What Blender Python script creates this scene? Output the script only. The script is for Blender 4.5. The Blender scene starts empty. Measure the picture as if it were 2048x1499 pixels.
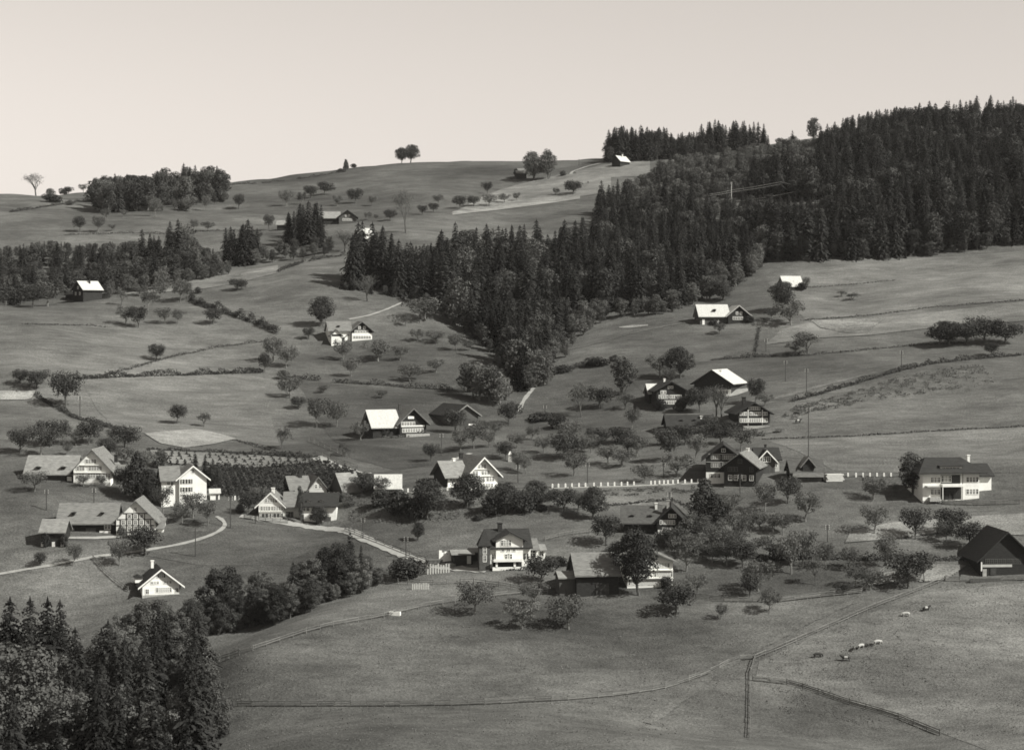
import bpy, math, random
import numpy as np
from mathutils import Vector

R = math.radians
random.seed(7)
rng = np.random.default_rng(11)
S = bpy.context.scene
C = S.collection

# ------------------------------------------------------------------ camera, sky, sun, exposure
F, CX, HY = 3822.0, 1024.0, 650.0            # focal length and horizon in pixels of the 2048 px wide photograph
cam_d = bpy.data.cameras.new('camera')
cam = bpy.data.objects.new('camera', cam_d)
C.objects.link(cam)
cam_d.sensor_fit = 'HORIZONTAL'
cam_d.sensor_width = 36.0
cam_d.lens = 36.0 * F / 2048.0
cam_d.shift_y = -(749.5 - HY) / 2048.0
cam_d.clip_start = 1.0
cam_d.clip_end = 12000.0
cam.location = (0, 0, 0)
cam.rotation_euler = (R(90), 0, 0)
S.camera = cam

SUN_EL, SUN_AZ = 41.0, 26.0                   # elevation; degrees from the right (+X) towards the camera (-Y)
sd = Vector((math.cos(R(SUN_AZ)) * math.cos(R(SUN_EL)), -math.sin(R(SUN_AZ)) * math.cos(R(SUN_EL)), math.sin(R(SUN_EL))))
W = bpy.data.worlds.new('World')
S.world = W
W.use_nodes = True
nt = W.node_tree
nt.nodes.clear()
sky = nt.nodes.new('ShaderNodeTexSky')
sky.sky_type = 'NISHITA'
sky.sun_disc = False
sky.sun_elevation = R(SUN_EL)
sky.sun_rotation = math.atan2(sd.x, sd.y)
sky.air_density = 4.6
sky.dust_density = 0.0
sky.altitude = 900
sp = nt.nodes.new('ShaderNodeSeparateColor')  # black and white film behind a red filter: the sky keeps only its brightness
bw = nt.nodes.new('ShaderNodeMath')
bw.operation = 'MULTIPLY_ADD'
bw.inputs[1].default_value = 1.0
hf = nt.nodes.new('ShaderNodeMath')
hf.operation = 'MULTIPLY'
hf.inputs[1].default_value = 0.0
tint = nt.nodes.new('ShaderNodeMix')
tint.data_type = 'RGBA'
tint.blend_type = 'MULTIPLY'
tint.inputs['Factor'].default_value = 1.0
tint.inputs['B'].default_value = (1.0, 0.925, 0.855, 1)
bg = nt.nodes.new('ShaderNodeBackground')
bg.inputs['Strength'].default_value = 0.067
wo = nt.nodes.new('ShaderNodeOutputWorld')
nt.links.new(sky.outputs['Color'], sp.inputs['Color'])
nt.links.new(sp.outputs['Red'], bw.inputs[0])
nt.links.new(sp.outputs['Green'], hf.inputs[0])
nt.links.new(hf.outputs['Value'], bw.inputs[2])
nt.links.new(bw.outputs['Value'], tint.inputs['A'])
nt.links.new(tint.outputs['Result'], bg.inputs['Color'])
nt.links.new(bg.outputs['Background'], wo.inputs['Surface'])

sun_d = bpy.data.lights.new('sun', 'SUN')
sun_d.energy = 5.0
sun_d.angle = R(0.5)
sun_d.color = (1.0, 0.98, 0.93)
sun = bpy.data.objects.new('sun', sun_d)
sun.rotation_euler = sd.to_track_quat('Z', 'Y').to_euler()
C.objects.link(sun)
S.view_settings.view_transform = 'Standard'
S.view_settings.look = 'None'
S.view_settings.exposure = 0.55
S.view_settings.gamma = 1.0
S.view_settings.use_curve_mapping = False
S.cycles.filter_width = 1.7                   # the slight softness of an old lens

# ------------------------------------------------------------------ terrain height
COLS = {
 -500: [(300,1600),(340,1530),(380,1380),(410,1200),(430,1080),(460,980),(500,890),(540,810),(580,730),(640,640),(700,590),(780,530),(840,470),(900,430),(1000,400),(1040,396),(1100,400),(1300,450),(1700,540)],
 60: [(300,1600),(340,1530),(372,1400),(400,1215),(420,1100),(440,1020),(460,962),(500,880),(540,800),(580,720),(620,652),(650,615),(700,600),(740,575),(780,530),(840,465),(900,425),(1000,394),(1040,388),(1100,392),(1300,450),(1700,540)],
 320: [(300,1540),(330,1500),(360,1420),(385,1240),(400,1185),(420,1110),(440,1045),(470,968),(500,900),(530,850),(570,770),(620,690),(650,640),(690,590),(710,570),(760,545),(800,510),(850,460),(920,425),(1000,400),(1060,385),(1110,380),(1160,384),(1400,440),(1700,520)],
 480: [(300,1500),(330,1437),(345,1335),(356,1275),(364,1250),(378,1290),(394,1245),(408,1150),(425,1080),(443,1030),(465,965),(495,905),(530,850),(570,775),(615,700),(645,650),(680,600),(710,560),(716,553),(760,540),(800,512),(850,465),(915,428),(980,400),(1050,372),(1100,362),(1140,364),(1400,430),(1700,520)],
 640: [(300,1490),(330,1437),(348,1330),(364,1240),(376,1195),(390,1210),(402,1180),(415,1115),(430,1065),(447,1020),(468,965),(495,905),(530,850),(570,780),(610,710),(640,662),(670,610),(700,560),(730,520),(770,512),(810,490),(850,465),(910,430),(970,400),(1040,362),(1095,341),(1130,342),(1400,420),(1700,520)],
 800: [(300,1490),(330,1437),(350,1330),(370,1235),(385,1185),(396,1160),(412,1110),(427,1060),(447,1000),(465,957),(500,893),(530,850),(560,800),(590,745),(620,692),(650,642),(680,592),(720,545),(760,510),(800,480),(850,450),(920,415),(1000,370),(1080,335),(1130,325),(1170,324),(1210,328),(1500,400),(1700,450)],
 940: [(300,1490),(330,1437),(352,1330),(373,1230),(390,1175),(402,1135),(425,1060),(447,992),(460,962),(492,900),(522,855),(552,812),(580,770),(612,715),(640,672),(662,640),(700,595),(740,550),(800,490),(860,450),(930,412),(1010,370),(1080,338),(1140,325),(1180,326),(1500,400),(1700,450)],
 1040: [(300,1490),(330,1437),(352,1330),(375,1230),(392,1170),(406,1120),(426,1055),(448,990),(460,962),(490,900),(520,855),(545,825),(568,795),(605,745),(650,690),(695,615),(740,555),(800,490),(860,450),(930,412),(1010,375),(1080,345),(1140,329),(1180,329),(1500,400),(1700,450)],
 1220: [(300,1490),(330,1437),(352,1330),(375,1230),(390,1180),(408,1110),(428,1045),(448,985),(462,957),(495,895),(530,840),(560,790),(590,735),(630,680),(670,628),(720,570),(780,510),(850,450),(920,405),(980,365),(1040,332),(1080,322),(1150,322),(1500,390),(1700,440)],
 1500: [(300,1500),(330,1450),(350,1340),(372,1240),(388,1180),(402,1120),(420,1055),(440,992),(458,945),(485,890),(515,845),(545,790),(575,740),(605,695),(640,642),(680,590),(710,552),(760,500),(820,440),(900,385),(980,335),(1040,305),(1100,295),(1500,370),(1700,420)],
 1750: [(300,1530),(330,1470),(350,1350),(370,1250),(385,1195),(398,1140),(412,1080),(430,1015),(445,970),(470,905),(510,830),(550,760),(590,700),(630,645),(670,590),(710,535),(760,470),(820,410),(900,350),(980,297),(1030,272),(1080,268),(1500,350),(1700,400)],
 2000: [(300,1530),(330,1470),(350,1370),(370,1260),(388,1180),(398,1130),(412,1080),(427,1012),(440,975),(470,900),(510,820),(550,750),(590,690),(630,635),(670,575),(710,512),(760,450),(820,385),(900,320),(980,270),(1030,252),(1080,250),(1500,340),(1700,400)],
 2600: [(300,1530),(330,1470),(350,1370),(370,1260),(388,1180),(398,1130),(412,1080),(427,1012),(440,975),(470,895),(510,810),(550,740),(590,670),(630,610),(670,545),(710,480),(760,415),(820,350),(900,280),(980,235),(1030,215),(1080,215),(1500,320),(1700,400)],
}
NEAR = [(-4000, 30), (-60, -2.5), (0, -2.2), (25, -8), (80, -34), (150, -60), (215, -72), (262, -76)]
YG = np.arange(0, 1700.1, 2.0)
UG = np.arange(-900, 3000.1, 20.0)


def gsm(a, sig, axis):
    n = int(sig * 3) + 1
    k = np.exp(-0.5 * (np.arange(-n, n + 1) / sig) ** 2)
    k /= k.sum()
    p = [(0, 0), (0, 0)]
    p[axis] = (n, n)
    b = np.pad(a, p, mode='edge')
    return np.apply_along_axis(lambda v: np.convolve(v, k, 'valid'), axis, b)


def build_table():
    us = sorted(COLS)
    prof = []
    for u in us:
        ys = [q[0] for q in NEAR if q[0] >= 0] + [q[0] for q in COLS[u]]
        zs = [q[1] for q in NEAR if q[0] >= 0] + [(HY - q[1]) * q[0] / F for q in COLS[u]]
        prof.append(np.interp(YG, ys, zs))
    prof = np.array(prof)
    prof = gsm(prof, 3.6, 1)
    T = np.empty((len(UG), len(YG)))
    for j in range(len(YG)):
        T[:, j] = np.interp(UG, us, prof[:, j])
    return gsm(T, 2.6, 0)


TAB = build_table()
LAT = rng.random((6, 128, 128))


def vnoise(x, y, k):
    L = LAT[k]
    xi, yi = np.floor(x).astype(int), np.floor(y).astype(int)
    fx, fy = x - xi, y - yi
    fx, fy = fx * fx * (3 - 2 * fx), fy * fy * (3 - 2 * fy)
    a, b = L[xi % 128, yi % 128], L[(xi + 1) % 128, yi % 128]
    c, d = L[xi % 128, (yi + 1) % 128], L[(xi + 1) % 128, (yi + 1) % 128]
    return (a * (1 - fx) + b * fx) * (1 - fy) + (c * (1 - fx) + d * fx) * fy - 0.5


def ground(X, Y):
    X, Y = np.asarray(X, float), np.asarray(Y, float)
    Yc = np.clip(Y, 1.0, 1699.0)
    u = np.clip(CX + F * X / np.maximum(Yc, 60.0), -890, 2980)
    a, b = (u + 900) / 20.0, Yc / 2.0
    i, j = np.clip(a.astype(int), 0, len(UG) - 2), np.clip(b.astype(int), 0, len(YG) - 2)
    fa, fb = a - i, b - j
    z = (TAB[i, j] * (1 - fa) + TAB[i + 1, j] * fa) * (1 - fb) + (TAB[i, j + 1] * (1 - fa) + TAB[i + 1, j + 1] * fa) * fb
    z = np.where(Y < 1, np.interp(Y, [q[0] for q in NEAR], [q[1] for q in NEAR]), z)
    z = np.where(Y > 1699, z - (Y - 1699) * 0.08, z)
    n = 3.2 * vnoise(X / 55 + 9, Y / 55 + 3, 0) + 2.1 * vnoise(X / 24 + 5, Y / 20 + 8, 1) + 0.5 * vnoise(X / 10, Y / 8, 2) + 0.45 * vnoise(X / 26 + 40, Y / 6 + 7, 3)
    z = z - 1.9 * np.exp(-((X + 42.5) ** 2 + (Y - 436) ** 2) / 90.0)          # the levelled yard of the long white wing
    return z + n * np.clip((Y - 40) / 200, 0, 1)


YR = np.arange(255, 1300, 0.5)


def at(px, py):
    """the point of the ground seen at a pixel of the photograph"""
    X = (px - CX) / F * YR
    g = HY - F * ground(X, YR) / YR
    k = np.nonzero(g <= py)[0]
    if len(k) == 0:
        k = [int(np.argmin(g))]
    k = k[0]
    y = YR[k]
    if k > 0 and g[k - 1] != g[k] and g[k] <= py:
        y = YR[k - 1] + 0.5 * np.clip((g[k - 1] - py) / (g[k - 1] - g[k]), 0, 1)
    x = (px - CX) / F * y
    return Vector((x, y, float(ground(x, y))))


def pxm(p):
    return F / p.y


# ------------------------------------------------------------------ helpers
def link(o, parent=None):
    C.objects.link(o)
    if parent is not None:
        o.parent = parent
    return o


def tag(o, label=None, cat=None, group=None, kind=None):
    if label:
        o['label'] = label
    if cat:
        o['category'] = cat
    if group:
        o['group'] = group
    if kind:
        o['kind'] = kind
    return o


def empty(name, loc, rz=0.0):
    o = bpy.data.objects.new(name, None)
    o.empty_display_size = 0.3
    o.location = loc
    o.rotation_euler = (0, 0, rz)
    return link(o)


def np_mesh(name, V, Q, mats, mi=None, smooth=False):
    """V (n,3) points; Q (m,3) or (m,4) faces"""
    V = np.asarray(V, np.float32)
    Q = np.asarray(Q, np.int32)
    me = bpy.data.meshes.new(name)
    k = Q.shape[1]
    me.vertices.add(len(V))
    me.vertices.foreach_set('co', V.ravel())
    me.loops.add(len(Q) * k)
    me.loops.foreach_set('vertex_index', Q.ravel())
    me.polygons.add(len(Q))
    me.polygons.foreach_set('loop_start', np.arange(0, len(Q) * k, k, dtype=np.int32))
    me.polygons.foreach_set('loop_total', np.full(len(Q), k, np.int32))
    if mi is not None:
        me.polygons.foreach_set('material_index', np.asarray(mi, np.int32))
    me.polygons.foreach_set('use_smooth', np.full(len(Q), smooth))
    for m in mats:
        me.materials.append(m)
    me.update(calc_edges=True)
    me.validate()
    return me


class MB:
    """collects boxes and tubes for one mesh"""
    def __init__(self):
        self.v, self.f, self.m = [], [], []

    def poly(self, pts, faces, m=0):
        b = len(self.v)
        self.v += [tuple(p) for p in pts]
        self.f += [tuple(b + i for i in q) for q in faces]
        self.m += [m] * len(faces)

    def box(self, x0, x1, y0, y1, z0, z1, m=0):
        self.poly([(x0, y0, z0), (x1, y0, z0), (x1, y1, z0), (x0, y1, z0), (x0, y0, z1), (x1, y0, z1), (x1, y1, z1), (x0, y1, z1)],
                  [(3, 2, 1, 0), (4, 5, 6, 7), (0, 1, 5, 4), (1, 2, 6, 5), (2, 3, 7, 6), (3, 0, 4, 7)], m)

    def extrude(self, prof, axis, a0, a1, m=0, mats=None):
        """prof: closed list of (s,z); axis 'y': s is x, 'x': s is y"""
        n = len(prof)
        if axis == 'y':
            A = [(s, a0, z) for s, z in prof]
            B = [(s, a1, z) for s, z in prof]
        else:
            A = [(a0, s, z) for s, z in prof]
            B = [(a1, s, z) for s, z in prof]
        b = len(self.v)
        self.v += A + B
        self.f += [tuple(b + i for i in range(n)), tuple(b + n + i for i in reversed(range(n)))]
        self.m += [m, m]
        for i in range(n):
            j = (i + 1) % n
            self.f.append((b + i, b + n + i, b + n + j, b + j))
            self.m.append(mats[i] if mats else m)

    def tube(self, p, q, r0, r1, n=6, m=0):
        p, q = Vector(p), Vector(q)
        d = (q - p)
        if d.length < 1e-6:
            return
        d.normalize()
        a = d.orthogonal().normalized()
        b = d.cross(a)
        pts = []
        for c, r in ((p, r0), (q, r1)):
            for i in range(n):
                t = 2 * math.pi * i / n
                pts.append(c + (a * math.cos(t) + b * math.sin(t)) * r)
        fs = [(i, (i + 1) % n, n + (i + 1) % n, n + i) for i in range(n)]
        fs.append(tuple(reversed(range(n))))
        fs.append(tuple(range(n, 2 * n)))
        self.poly(pts, fs, m)

    def mesh(self, name, mats):
        me = bpy.data.meshes.new(name)
        me.from_pydata(self.v, [], self.f)
        for m in (mats if isinstance(mats, (list, tuple)) else [mats]):
            me.materials.append(m)
        me.polygons.foreach_set('material_index', self.m)
        import bmesh
        bm = bmesh.new()
        bm.from_mesh(me)
        bmesh.ops.recalc_face_normals(bm, faces=bm.faces)
        bm.to_mesh(me)
        bm.free()
        me.update()
        return me

    def build(self, name, mats, parent=None):
        return link(bpy.data.objects.new(name, self.mesh(name, mats)), parent)


WARM = (0.985, 0.99, 0.935)


def mat(name, v, var=0.25, scale=1.5, rough=0.85, stretch=(1, 1, 1), bump=0.0, rnd=0.0, spec=0.15, trans=0.0, coords='Object', detail=5.0, tone=None):
    """grey procedural material: v base value, var noise contrast, rnd per-object variation"""
    m = bpy.data.materials.new(name)
    m.use_nodes = True
    n = m.node_tree
    n.nodes.clear()
    L = n.links.new
    N = n.nodes.new
    out = N('ShaderNodeOutputMaterial')
    p = N('ShaderNodeBsdfPrincipled')
    p.inputs['Roughness'].default_value = rough
    p.inputs['Specular IOR Level'].default_value = spec
    if coords == 'World':
        geo = N('ShaderNodeNewGeometry')
        src = geo.outputs['Position']
    else:
        tc = N('ShaderNodeTexCoord')
        src = tc.outputs['Object']
    mp = N('ShaderNodeMapping')
    mp.inputs['Scale'].default_value = stretch
    L(src, mp.inputs['Vector'])
    tx = N('ShaderNodeTexNoise')
    tx.inputs['Scale'].default_value = scale
    tx.inputs['Detail'].default_value = detail
    tx.inputs['Roughness'].default_value = 0.62
    L(mp.outputs['Vector'], tx.inputs['Vector'])
    mr = N('ShaderNodeMapRange')
    mr.inputs['From Min'].default_value = 0.28
    mr.inputs['From Max'].default_value = 0.72
    mr.inputs['To Min'].default_value = v * (1 - var)
    mr.inputs['To Max'].default_value = v * (1 + var)
    L(tx.outputs['Fac'], mr.inputs['Value'])
    val = mr.outputs['Result']
    if rnd:
        oi = N('ShaderNodeObjectInfo')
        m2 = N('ShaderNodeMapRange')
        m2.inputs['To Min'].default_value = 1 - rnd
        m2.inputs['To Max'].default_value = 1 + rnd
        L(oi.outputs['Random'], m2.inputs['Value'])
        mu = N('ShaderNodeMath')
        mu.operation = 'MULTIPLY'
        L(val, mu.inputs[0])
        L(m2.outputs['Result'], mu.inputs[1])
        val = mu.outputs['Value']
    cb = N('ShaderNodeCombineColor')
    for i, ch in enumerate(('Red', 'Green', 'Blue')):
        k = N('ShaderNodeMath')
        k.operation = 'MULTIPLY'
        k.inputs[1].default_value = WARM[i]
        L(val, k.inputs[0])
        L(k.outputs['Value'], cb.inputs[ch])
    L(cb.outputs['Color'], p.inputs['Base Color'])
    if bump:
        bu = N('ShaderNodeBump')
        bu.inputs['Strength'].default_value = 1.0
        bu.inputs['Distance'].default_value = bump
        L(tx.outputs['Fac'], bu.inputs['Height'])
        L(bu.outputs['Normal'], p.inputs['Normal'])
    if trans:
        tr = N('ShaderNodeBsdfTranslucent')
        L(cb.outputs['Color'], tr.inputs['Color'])
        mx = N('ShaderNodeMixShader')
        mx.inputs['Fac'].default_value = trans
        L(p.outputs['BSDF'], mx.inputs[1])
        L(tr.outputs['BSDF'], mx.inputs[2])
        L(mx.outputs['Shader'], out.inputs['Surface'])
    else:
        L(p.outputs['BSDF'], out.inputs['Surface'])
    return m


def grass_material(name, base, use_tone=True, streak=1.0):
    m = bpy.data.materials.new(name)
    m.use_nodes = True
    n = m.node_tree
    n.nodes.clear()
    L, N = n.links.new, n.nodes.new
    out = N('ShaderNodeOutputMaterial')
    p = N('ShaderNodeBsdfPrincipled')
    p.inputs['Roughness'].default_value = 0.95
    p.inputs['Specular IOR Level'].default_value = 0.05
    geo = N('ShaderNodeNewGeometry')
    acc = None
    layers = [(0.016, (1, 1.3, 1.3), 0.34, 4), (0.075, (0.7, 1.3, 1.3), 0.26, 5), (0.45, (0.5 * streak, 1.1, 1.1), 0.22, 5), (2.6, (0.8, 1, 1), 0.34, 4)]
    fine = None
    for sc, st, amp, det in layers:
        mp = N('ShaderNodeMapping')
        mp.inputs['Scale'].default_value = st
        L(geo.outputs['Position'], mp.inputs['Vector'])
        tx = N('ShaderNodeTexNoise')
        tx.inputs['Scale'].default_value = sc
        tx.inputs['Detail'].default_value = det
        tx.inputs['Roughness'].default_value = 0.6
        L(mp.outputs['Vector'], tx.inputs['Vector'])
        mr = N('ShaderNodeMapRange')
        mr.clamp = False
        mr.inputs['From Min'].default_value = 0.3
        mr.inputs['From Max'].default_value = 0.7
        mr.inputs['To Min'].default_value = 1 - amp
        mr.inputs['To Max'].default_value = 1 + amp
        L(tx.outputs['Fac'], mr.inputs['Value'])
        if acc is None:
            acc = mr.outputs['Result']
        else:
            mu = N('ShaderNodeMath')
            mu.operation = 'MULTIPLY'
            L(acc, mu.inputs[0])
            L(mr.outputs['Result'], mu.inputs[1])
            acc = mu.outputs['Value']
        fine = tx
    mid = [x for x in n.nodes if x.type == 'TEX_NOISE'][2]
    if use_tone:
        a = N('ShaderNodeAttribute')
        a.attribute_name = 'sward_shading'
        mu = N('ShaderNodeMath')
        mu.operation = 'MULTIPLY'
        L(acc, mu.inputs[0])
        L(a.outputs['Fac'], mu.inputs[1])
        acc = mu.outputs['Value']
    mu = N('ShaderNodeMath')
    mu.operation = 'MULTIPLY'
    mu.inputs[1].default_value = base
    L(acc, mu.inputs[0])
    mx = N('ShaderNodeMath')
    mx.operation = 'MAXIMUM'
    mx.inputs[1].default_value = 0.015
    L(mu.outputs['Value'], mx.inputs[0])
    acc = mx.outputs['Value']
    cb = N('ShaderNodeCombineColor')
    for i, ch in enumerate(('Red', 'Green', 'Blue')):
        k = N('ShaderNodeMath')
        k.operation = 'MULTIPLY'
        k.inputs[1].default_value = WARM[i]
        L(acc, k.inputs[0])
        L(k.outputs['Value'], cb.inputs[ch])
    L(cb.outputs['Color'], p.inputs['Base Color'])
    add = N('ShaderNodeMath')
    add.operation = 'ADD'
    L(fine.outputs['Fac'], add.inputs[0])
    L(mid.outputs['Fac'], add.inputs[1])
    bu = N('ShaderNodeBump')
    bu.inputs['Strength'].default_value = 0.8
    bu.inputs['Distance'].default_value = 0.35
    L(add.outputs['Value'], bu.inputs['Height'])
    L(bu.outputs['Normal'], p.inputs['Normal'])
    L(p.outputs['BSDF'], out.inputs['Surface'])
    return m


M = {
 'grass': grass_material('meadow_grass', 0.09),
 'stubble': grass_material('pale_stubble', 0.21, False),
 'hay': grass_material('mown_hay', 0.15, False),
 'plot': grass_material('lighter_grass', 0.118, False, 0.6),
 'plot_dark': grass_material('lush_grass', 0.068, False, 0.6),
 'soil': grass_material('light_soil', 0.16, False),
 'gravel': mat('gravel', 0.26, 0.2, 0.8, 0.95, coords='World'),
 'track': grass_material('worn_track', 0.1, False, 2.0),
 'white': mat('white_paint', 0.74, 0.13, 0.8, 0.75, (.5, .5, 3), detail=5),
 'plaster': mat('white_plaster', 0.72, 0.12, 0.7, 0.8, (1, 1, .5), detail=6),
 'cream': mat('grey_plaster', 0.42, 0.14, 0.8, 0.85),
 'timber': mat('dark_timber', 0.026, 0.45, 1.2, 0.8, (1, 1, 6)),
 'plank': mat('weathered_planks', 0.075, 0.4, 1.4, 0.85, (5, 5, 0.4)),
 'beam': mat('beam_wood', 0.05, 0.3, 2.0, 0.8),
 'tile_mid': mat('brown_roof_tiles', 0.07, 0.35, 1.2, 0.85, (1, 1, 2.5), 0.05),
 'tile': mat('grey_roof_tiles', 0.15, 0.38, 1.1, 0.85, (0.7, 0.7, 5), 0.05),
 'tile_dark': mat('dark_roof_tiles', 0.03, 0.4, 1.3, 0.8, (0.7, 0.7, 5), 0.05),
 'tile_light': mat('pale_roof_shingles', 0.2, 0.3, 0.9, 0.85, (1, 1, 3), 0.05),
 'metal': mat('pale_sheet_roof', 0.44, 0.22, 0.9, 0.6, (3, 3, 0.6)),
 'stone': mat('rough_stone', 0.3, 0.3, 2.5, 0.9, bump=0.05),
 'glass': mat('window_glass', 0.03, 0.2, 2.0, 0.15, spec=0.5),
 'pole': mat('pole_wood', 0.06, 0.3, 2.0, 0.85),
 'rail': mat('fence_wood', 0.13, 0.4, 1.5, 0.85, rnd=0.35),
 'railpale': mat('pale_fence_wood', 0.15, 0.3, 1.5, 0.85, rnd=0.25),
 'bark': mat('bark', 0.085, 0.4, 3.0, 0.9, (1, 1, 0.4)),
 'bark_pale': mat('pale_bark', 0.15, 0.4, 3.0, 0.9, (1, 1, 0.4)),
 'needle': mat('spruce_needles', 0.027, 0.5, 0.9, 0.85, rnd=0.5, trans=0.12),
 'needle2': mat('larch_needles', 0.045, 0.45, 0.9, 0.85, rnd=0.35, trans=0.2),
 'leaf': mat('green_leaves', 0.092, 0.5, 0.8, 0.8, rnd=0.3, trans=0.22),
 'leaf_dark': mat('dark_leaves', 0.046, 0.5, 0.8, 0.8, rnd=0.3, trans=0.15),
 'leaf_pale': mat('pale_leaves', 0.12, 0.45, 0.8, 0.8, rnd=0.28, trans=0.25),
 'cow_dark': mat('dark_cow_hide', 0.03, 0.3, 3.0),
 'cow_pale': mat('pale_cow_hide', 0.34, 0.2, 2.0),
 'cow_brown': mat('brown_cow_hide', 0.09, 0.3, 2.0),
 'wire': mat('wire', 0.6, 0.05, 2.0, 0.5),
 'cloth': mat('dark_cloth', 0.03, 0.2, 4.0),
 'skin': mat('skin', 0.4, 0.1, 6.0),
 'boards': mat('fresh_boards', 0.5, 0.25, 3.0, 0.8, (0.5, 3, 3)),
}

# ------------------------------------------------------------------ terrain mesh
# lighter and darker grass, with shading of slopes and folds painted into its tone: px, py, rx, ry, factor
SWARD_SHADING = [
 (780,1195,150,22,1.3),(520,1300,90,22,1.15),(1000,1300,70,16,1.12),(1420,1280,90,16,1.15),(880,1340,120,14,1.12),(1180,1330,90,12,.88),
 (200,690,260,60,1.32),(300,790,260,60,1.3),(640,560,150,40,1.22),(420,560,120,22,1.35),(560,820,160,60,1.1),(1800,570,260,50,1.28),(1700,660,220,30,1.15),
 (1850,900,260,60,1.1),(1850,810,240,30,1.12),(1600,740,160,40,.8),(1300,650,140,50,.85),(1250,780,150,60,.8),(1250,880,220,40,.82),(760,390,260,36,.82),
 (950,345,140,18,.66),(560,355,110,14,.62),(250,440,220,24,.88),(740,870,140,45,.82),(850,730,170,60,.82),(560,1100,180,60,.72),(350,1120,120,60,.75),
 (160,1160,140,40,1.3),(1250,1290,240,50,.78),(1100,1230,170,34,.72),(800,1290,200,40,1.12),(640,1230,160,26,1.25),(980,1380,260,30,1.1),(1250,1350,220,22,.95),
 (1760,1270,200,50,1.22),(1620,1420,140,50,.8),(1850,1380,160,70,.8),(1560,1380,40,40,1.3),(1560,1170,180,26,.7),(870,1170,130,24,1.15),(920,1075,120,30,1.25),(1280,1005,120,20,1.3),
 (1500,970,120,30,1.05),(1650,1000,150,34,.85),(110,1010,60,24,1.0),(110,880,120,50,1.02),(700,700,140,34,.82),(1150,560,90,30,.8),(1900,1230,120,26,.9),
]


def sward_shading(px, py):
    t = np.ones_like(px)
    for x, y, rx, ry, k in SWARD_SHADING:
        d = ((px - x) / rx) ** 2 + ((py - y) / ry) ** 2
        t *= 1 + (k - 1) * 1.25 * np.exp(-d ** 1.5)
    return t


def terrain():
    xs = np.concatenate([[-2200, -1500, -1000, -700, -560, -460, -410, -375], np.arange(-350, 350.1, 1.7), [375, 410, 460, 560, 700, 1000, 1500, 2200]])
    ys = np.concatenate([[-900, -500, -250, -100], np.arange(-60, 255, 8), np.arange(255, 620, 1.5), np.arange(620, 1260, 2.0), [1270, 1300, 1350, 1450, 1600, 1700, 2000, 2400]])
    gx, gy = np.meshgrid(xs, ys, indexing='ij')
    z = ground(gx, gy)
    nx, ny = len(xs), len(ys)
    V = np.stack([gx, gy, z], -1).reshape(-1, 3)
    i = np.arange((nx - 1) * (ny - 1))
    a = (i // (ny - 1)) * ny + i % (ny - 1)
    Q = np.stack([a, a + ny, a + ny + 1, a + 1], 1)
    me = np_mesh('meadow_ground', V, Q, [M['grass']], smooth=True)
    yy = np.maximum(V[:, 1], 60)
    t = sward_shading(CX + F * V[:, 0] / yy, HY - F * V[:, 2] / yy)
    at_ = me.attributes.new('sward_shading', 'FLOAT', 'POINT')
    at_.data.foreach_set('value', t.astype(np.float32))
    o = link(bpy.data.objects.new('meadow_ground', me))
    tag(o, kind='structure')
    return float(V[:, 2].min()), float(V[:, 2].max())


ZLO, ZHI = terrain()


def resample(pts, n):
    pts = np.asarray(pts, float)
    d = np.concatenate([[0], np.cumsum(np.linalg.norm(np.diff(pts, axis=0), axis=1))])
    t = np.linspace(0, d[-1], n)
    return np.stack([np.interp(t, d, pts[:, k]) for k in range(pts.shape[1])], 1)


def world_line(px, n=None, step=1.5):
    w = np.array([tuple(at(*p)) for p in resample(px, max(12, len(px) * 6))])
    ln = np.linalg.norm(np.diff(w[:, :2], axis=0), axis=1).sum()
    return resample(w, n or max(3, int(ln / step)))


def sheet(name, top, bot, m, lift=0.2, rows=None, ridges=0, amp=0.12, kind='structure'):
    """a piece of ground with its own cover, laid on the terrain between two edge lines"""
    n = 110
    a, b = world_line(top, n)[:, :2], world_line(bot, n)[:, :2]
    r = rows or 50
    if ridges:
        r = ridges * 4
    t = np.linspace(0, 1, r + 1)[:, None, None]
    P = a[None] * (1 - t) + b[None] * t
    z = ground(P[..., 0], P[..., 1]) + lift
    if ridges:
        z += amp * np.sin(t[..., 0] * ridges * 2 * math.pi)
    V = np.concatenate([P, z[..., None]], -1).reshape(-1, 3)
    i = np.arange(r * (n - 1))
    k = (i // (n - 1)) * n + i % (n - 1)
    Q = np.stack([k, k + n, k + n + 1, k + 1], 1)
    o = link(bpy.data.objects.new(name, np_mesh(name, V, Q, [m], smooth=True)))
    if V[n, 1] < V[0, 1]:
        pass
    me = o.data
    if me.polygons[0].normal.z < 0:
        me.flip_normals()
    return tag(o, kind=kind)


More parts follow.
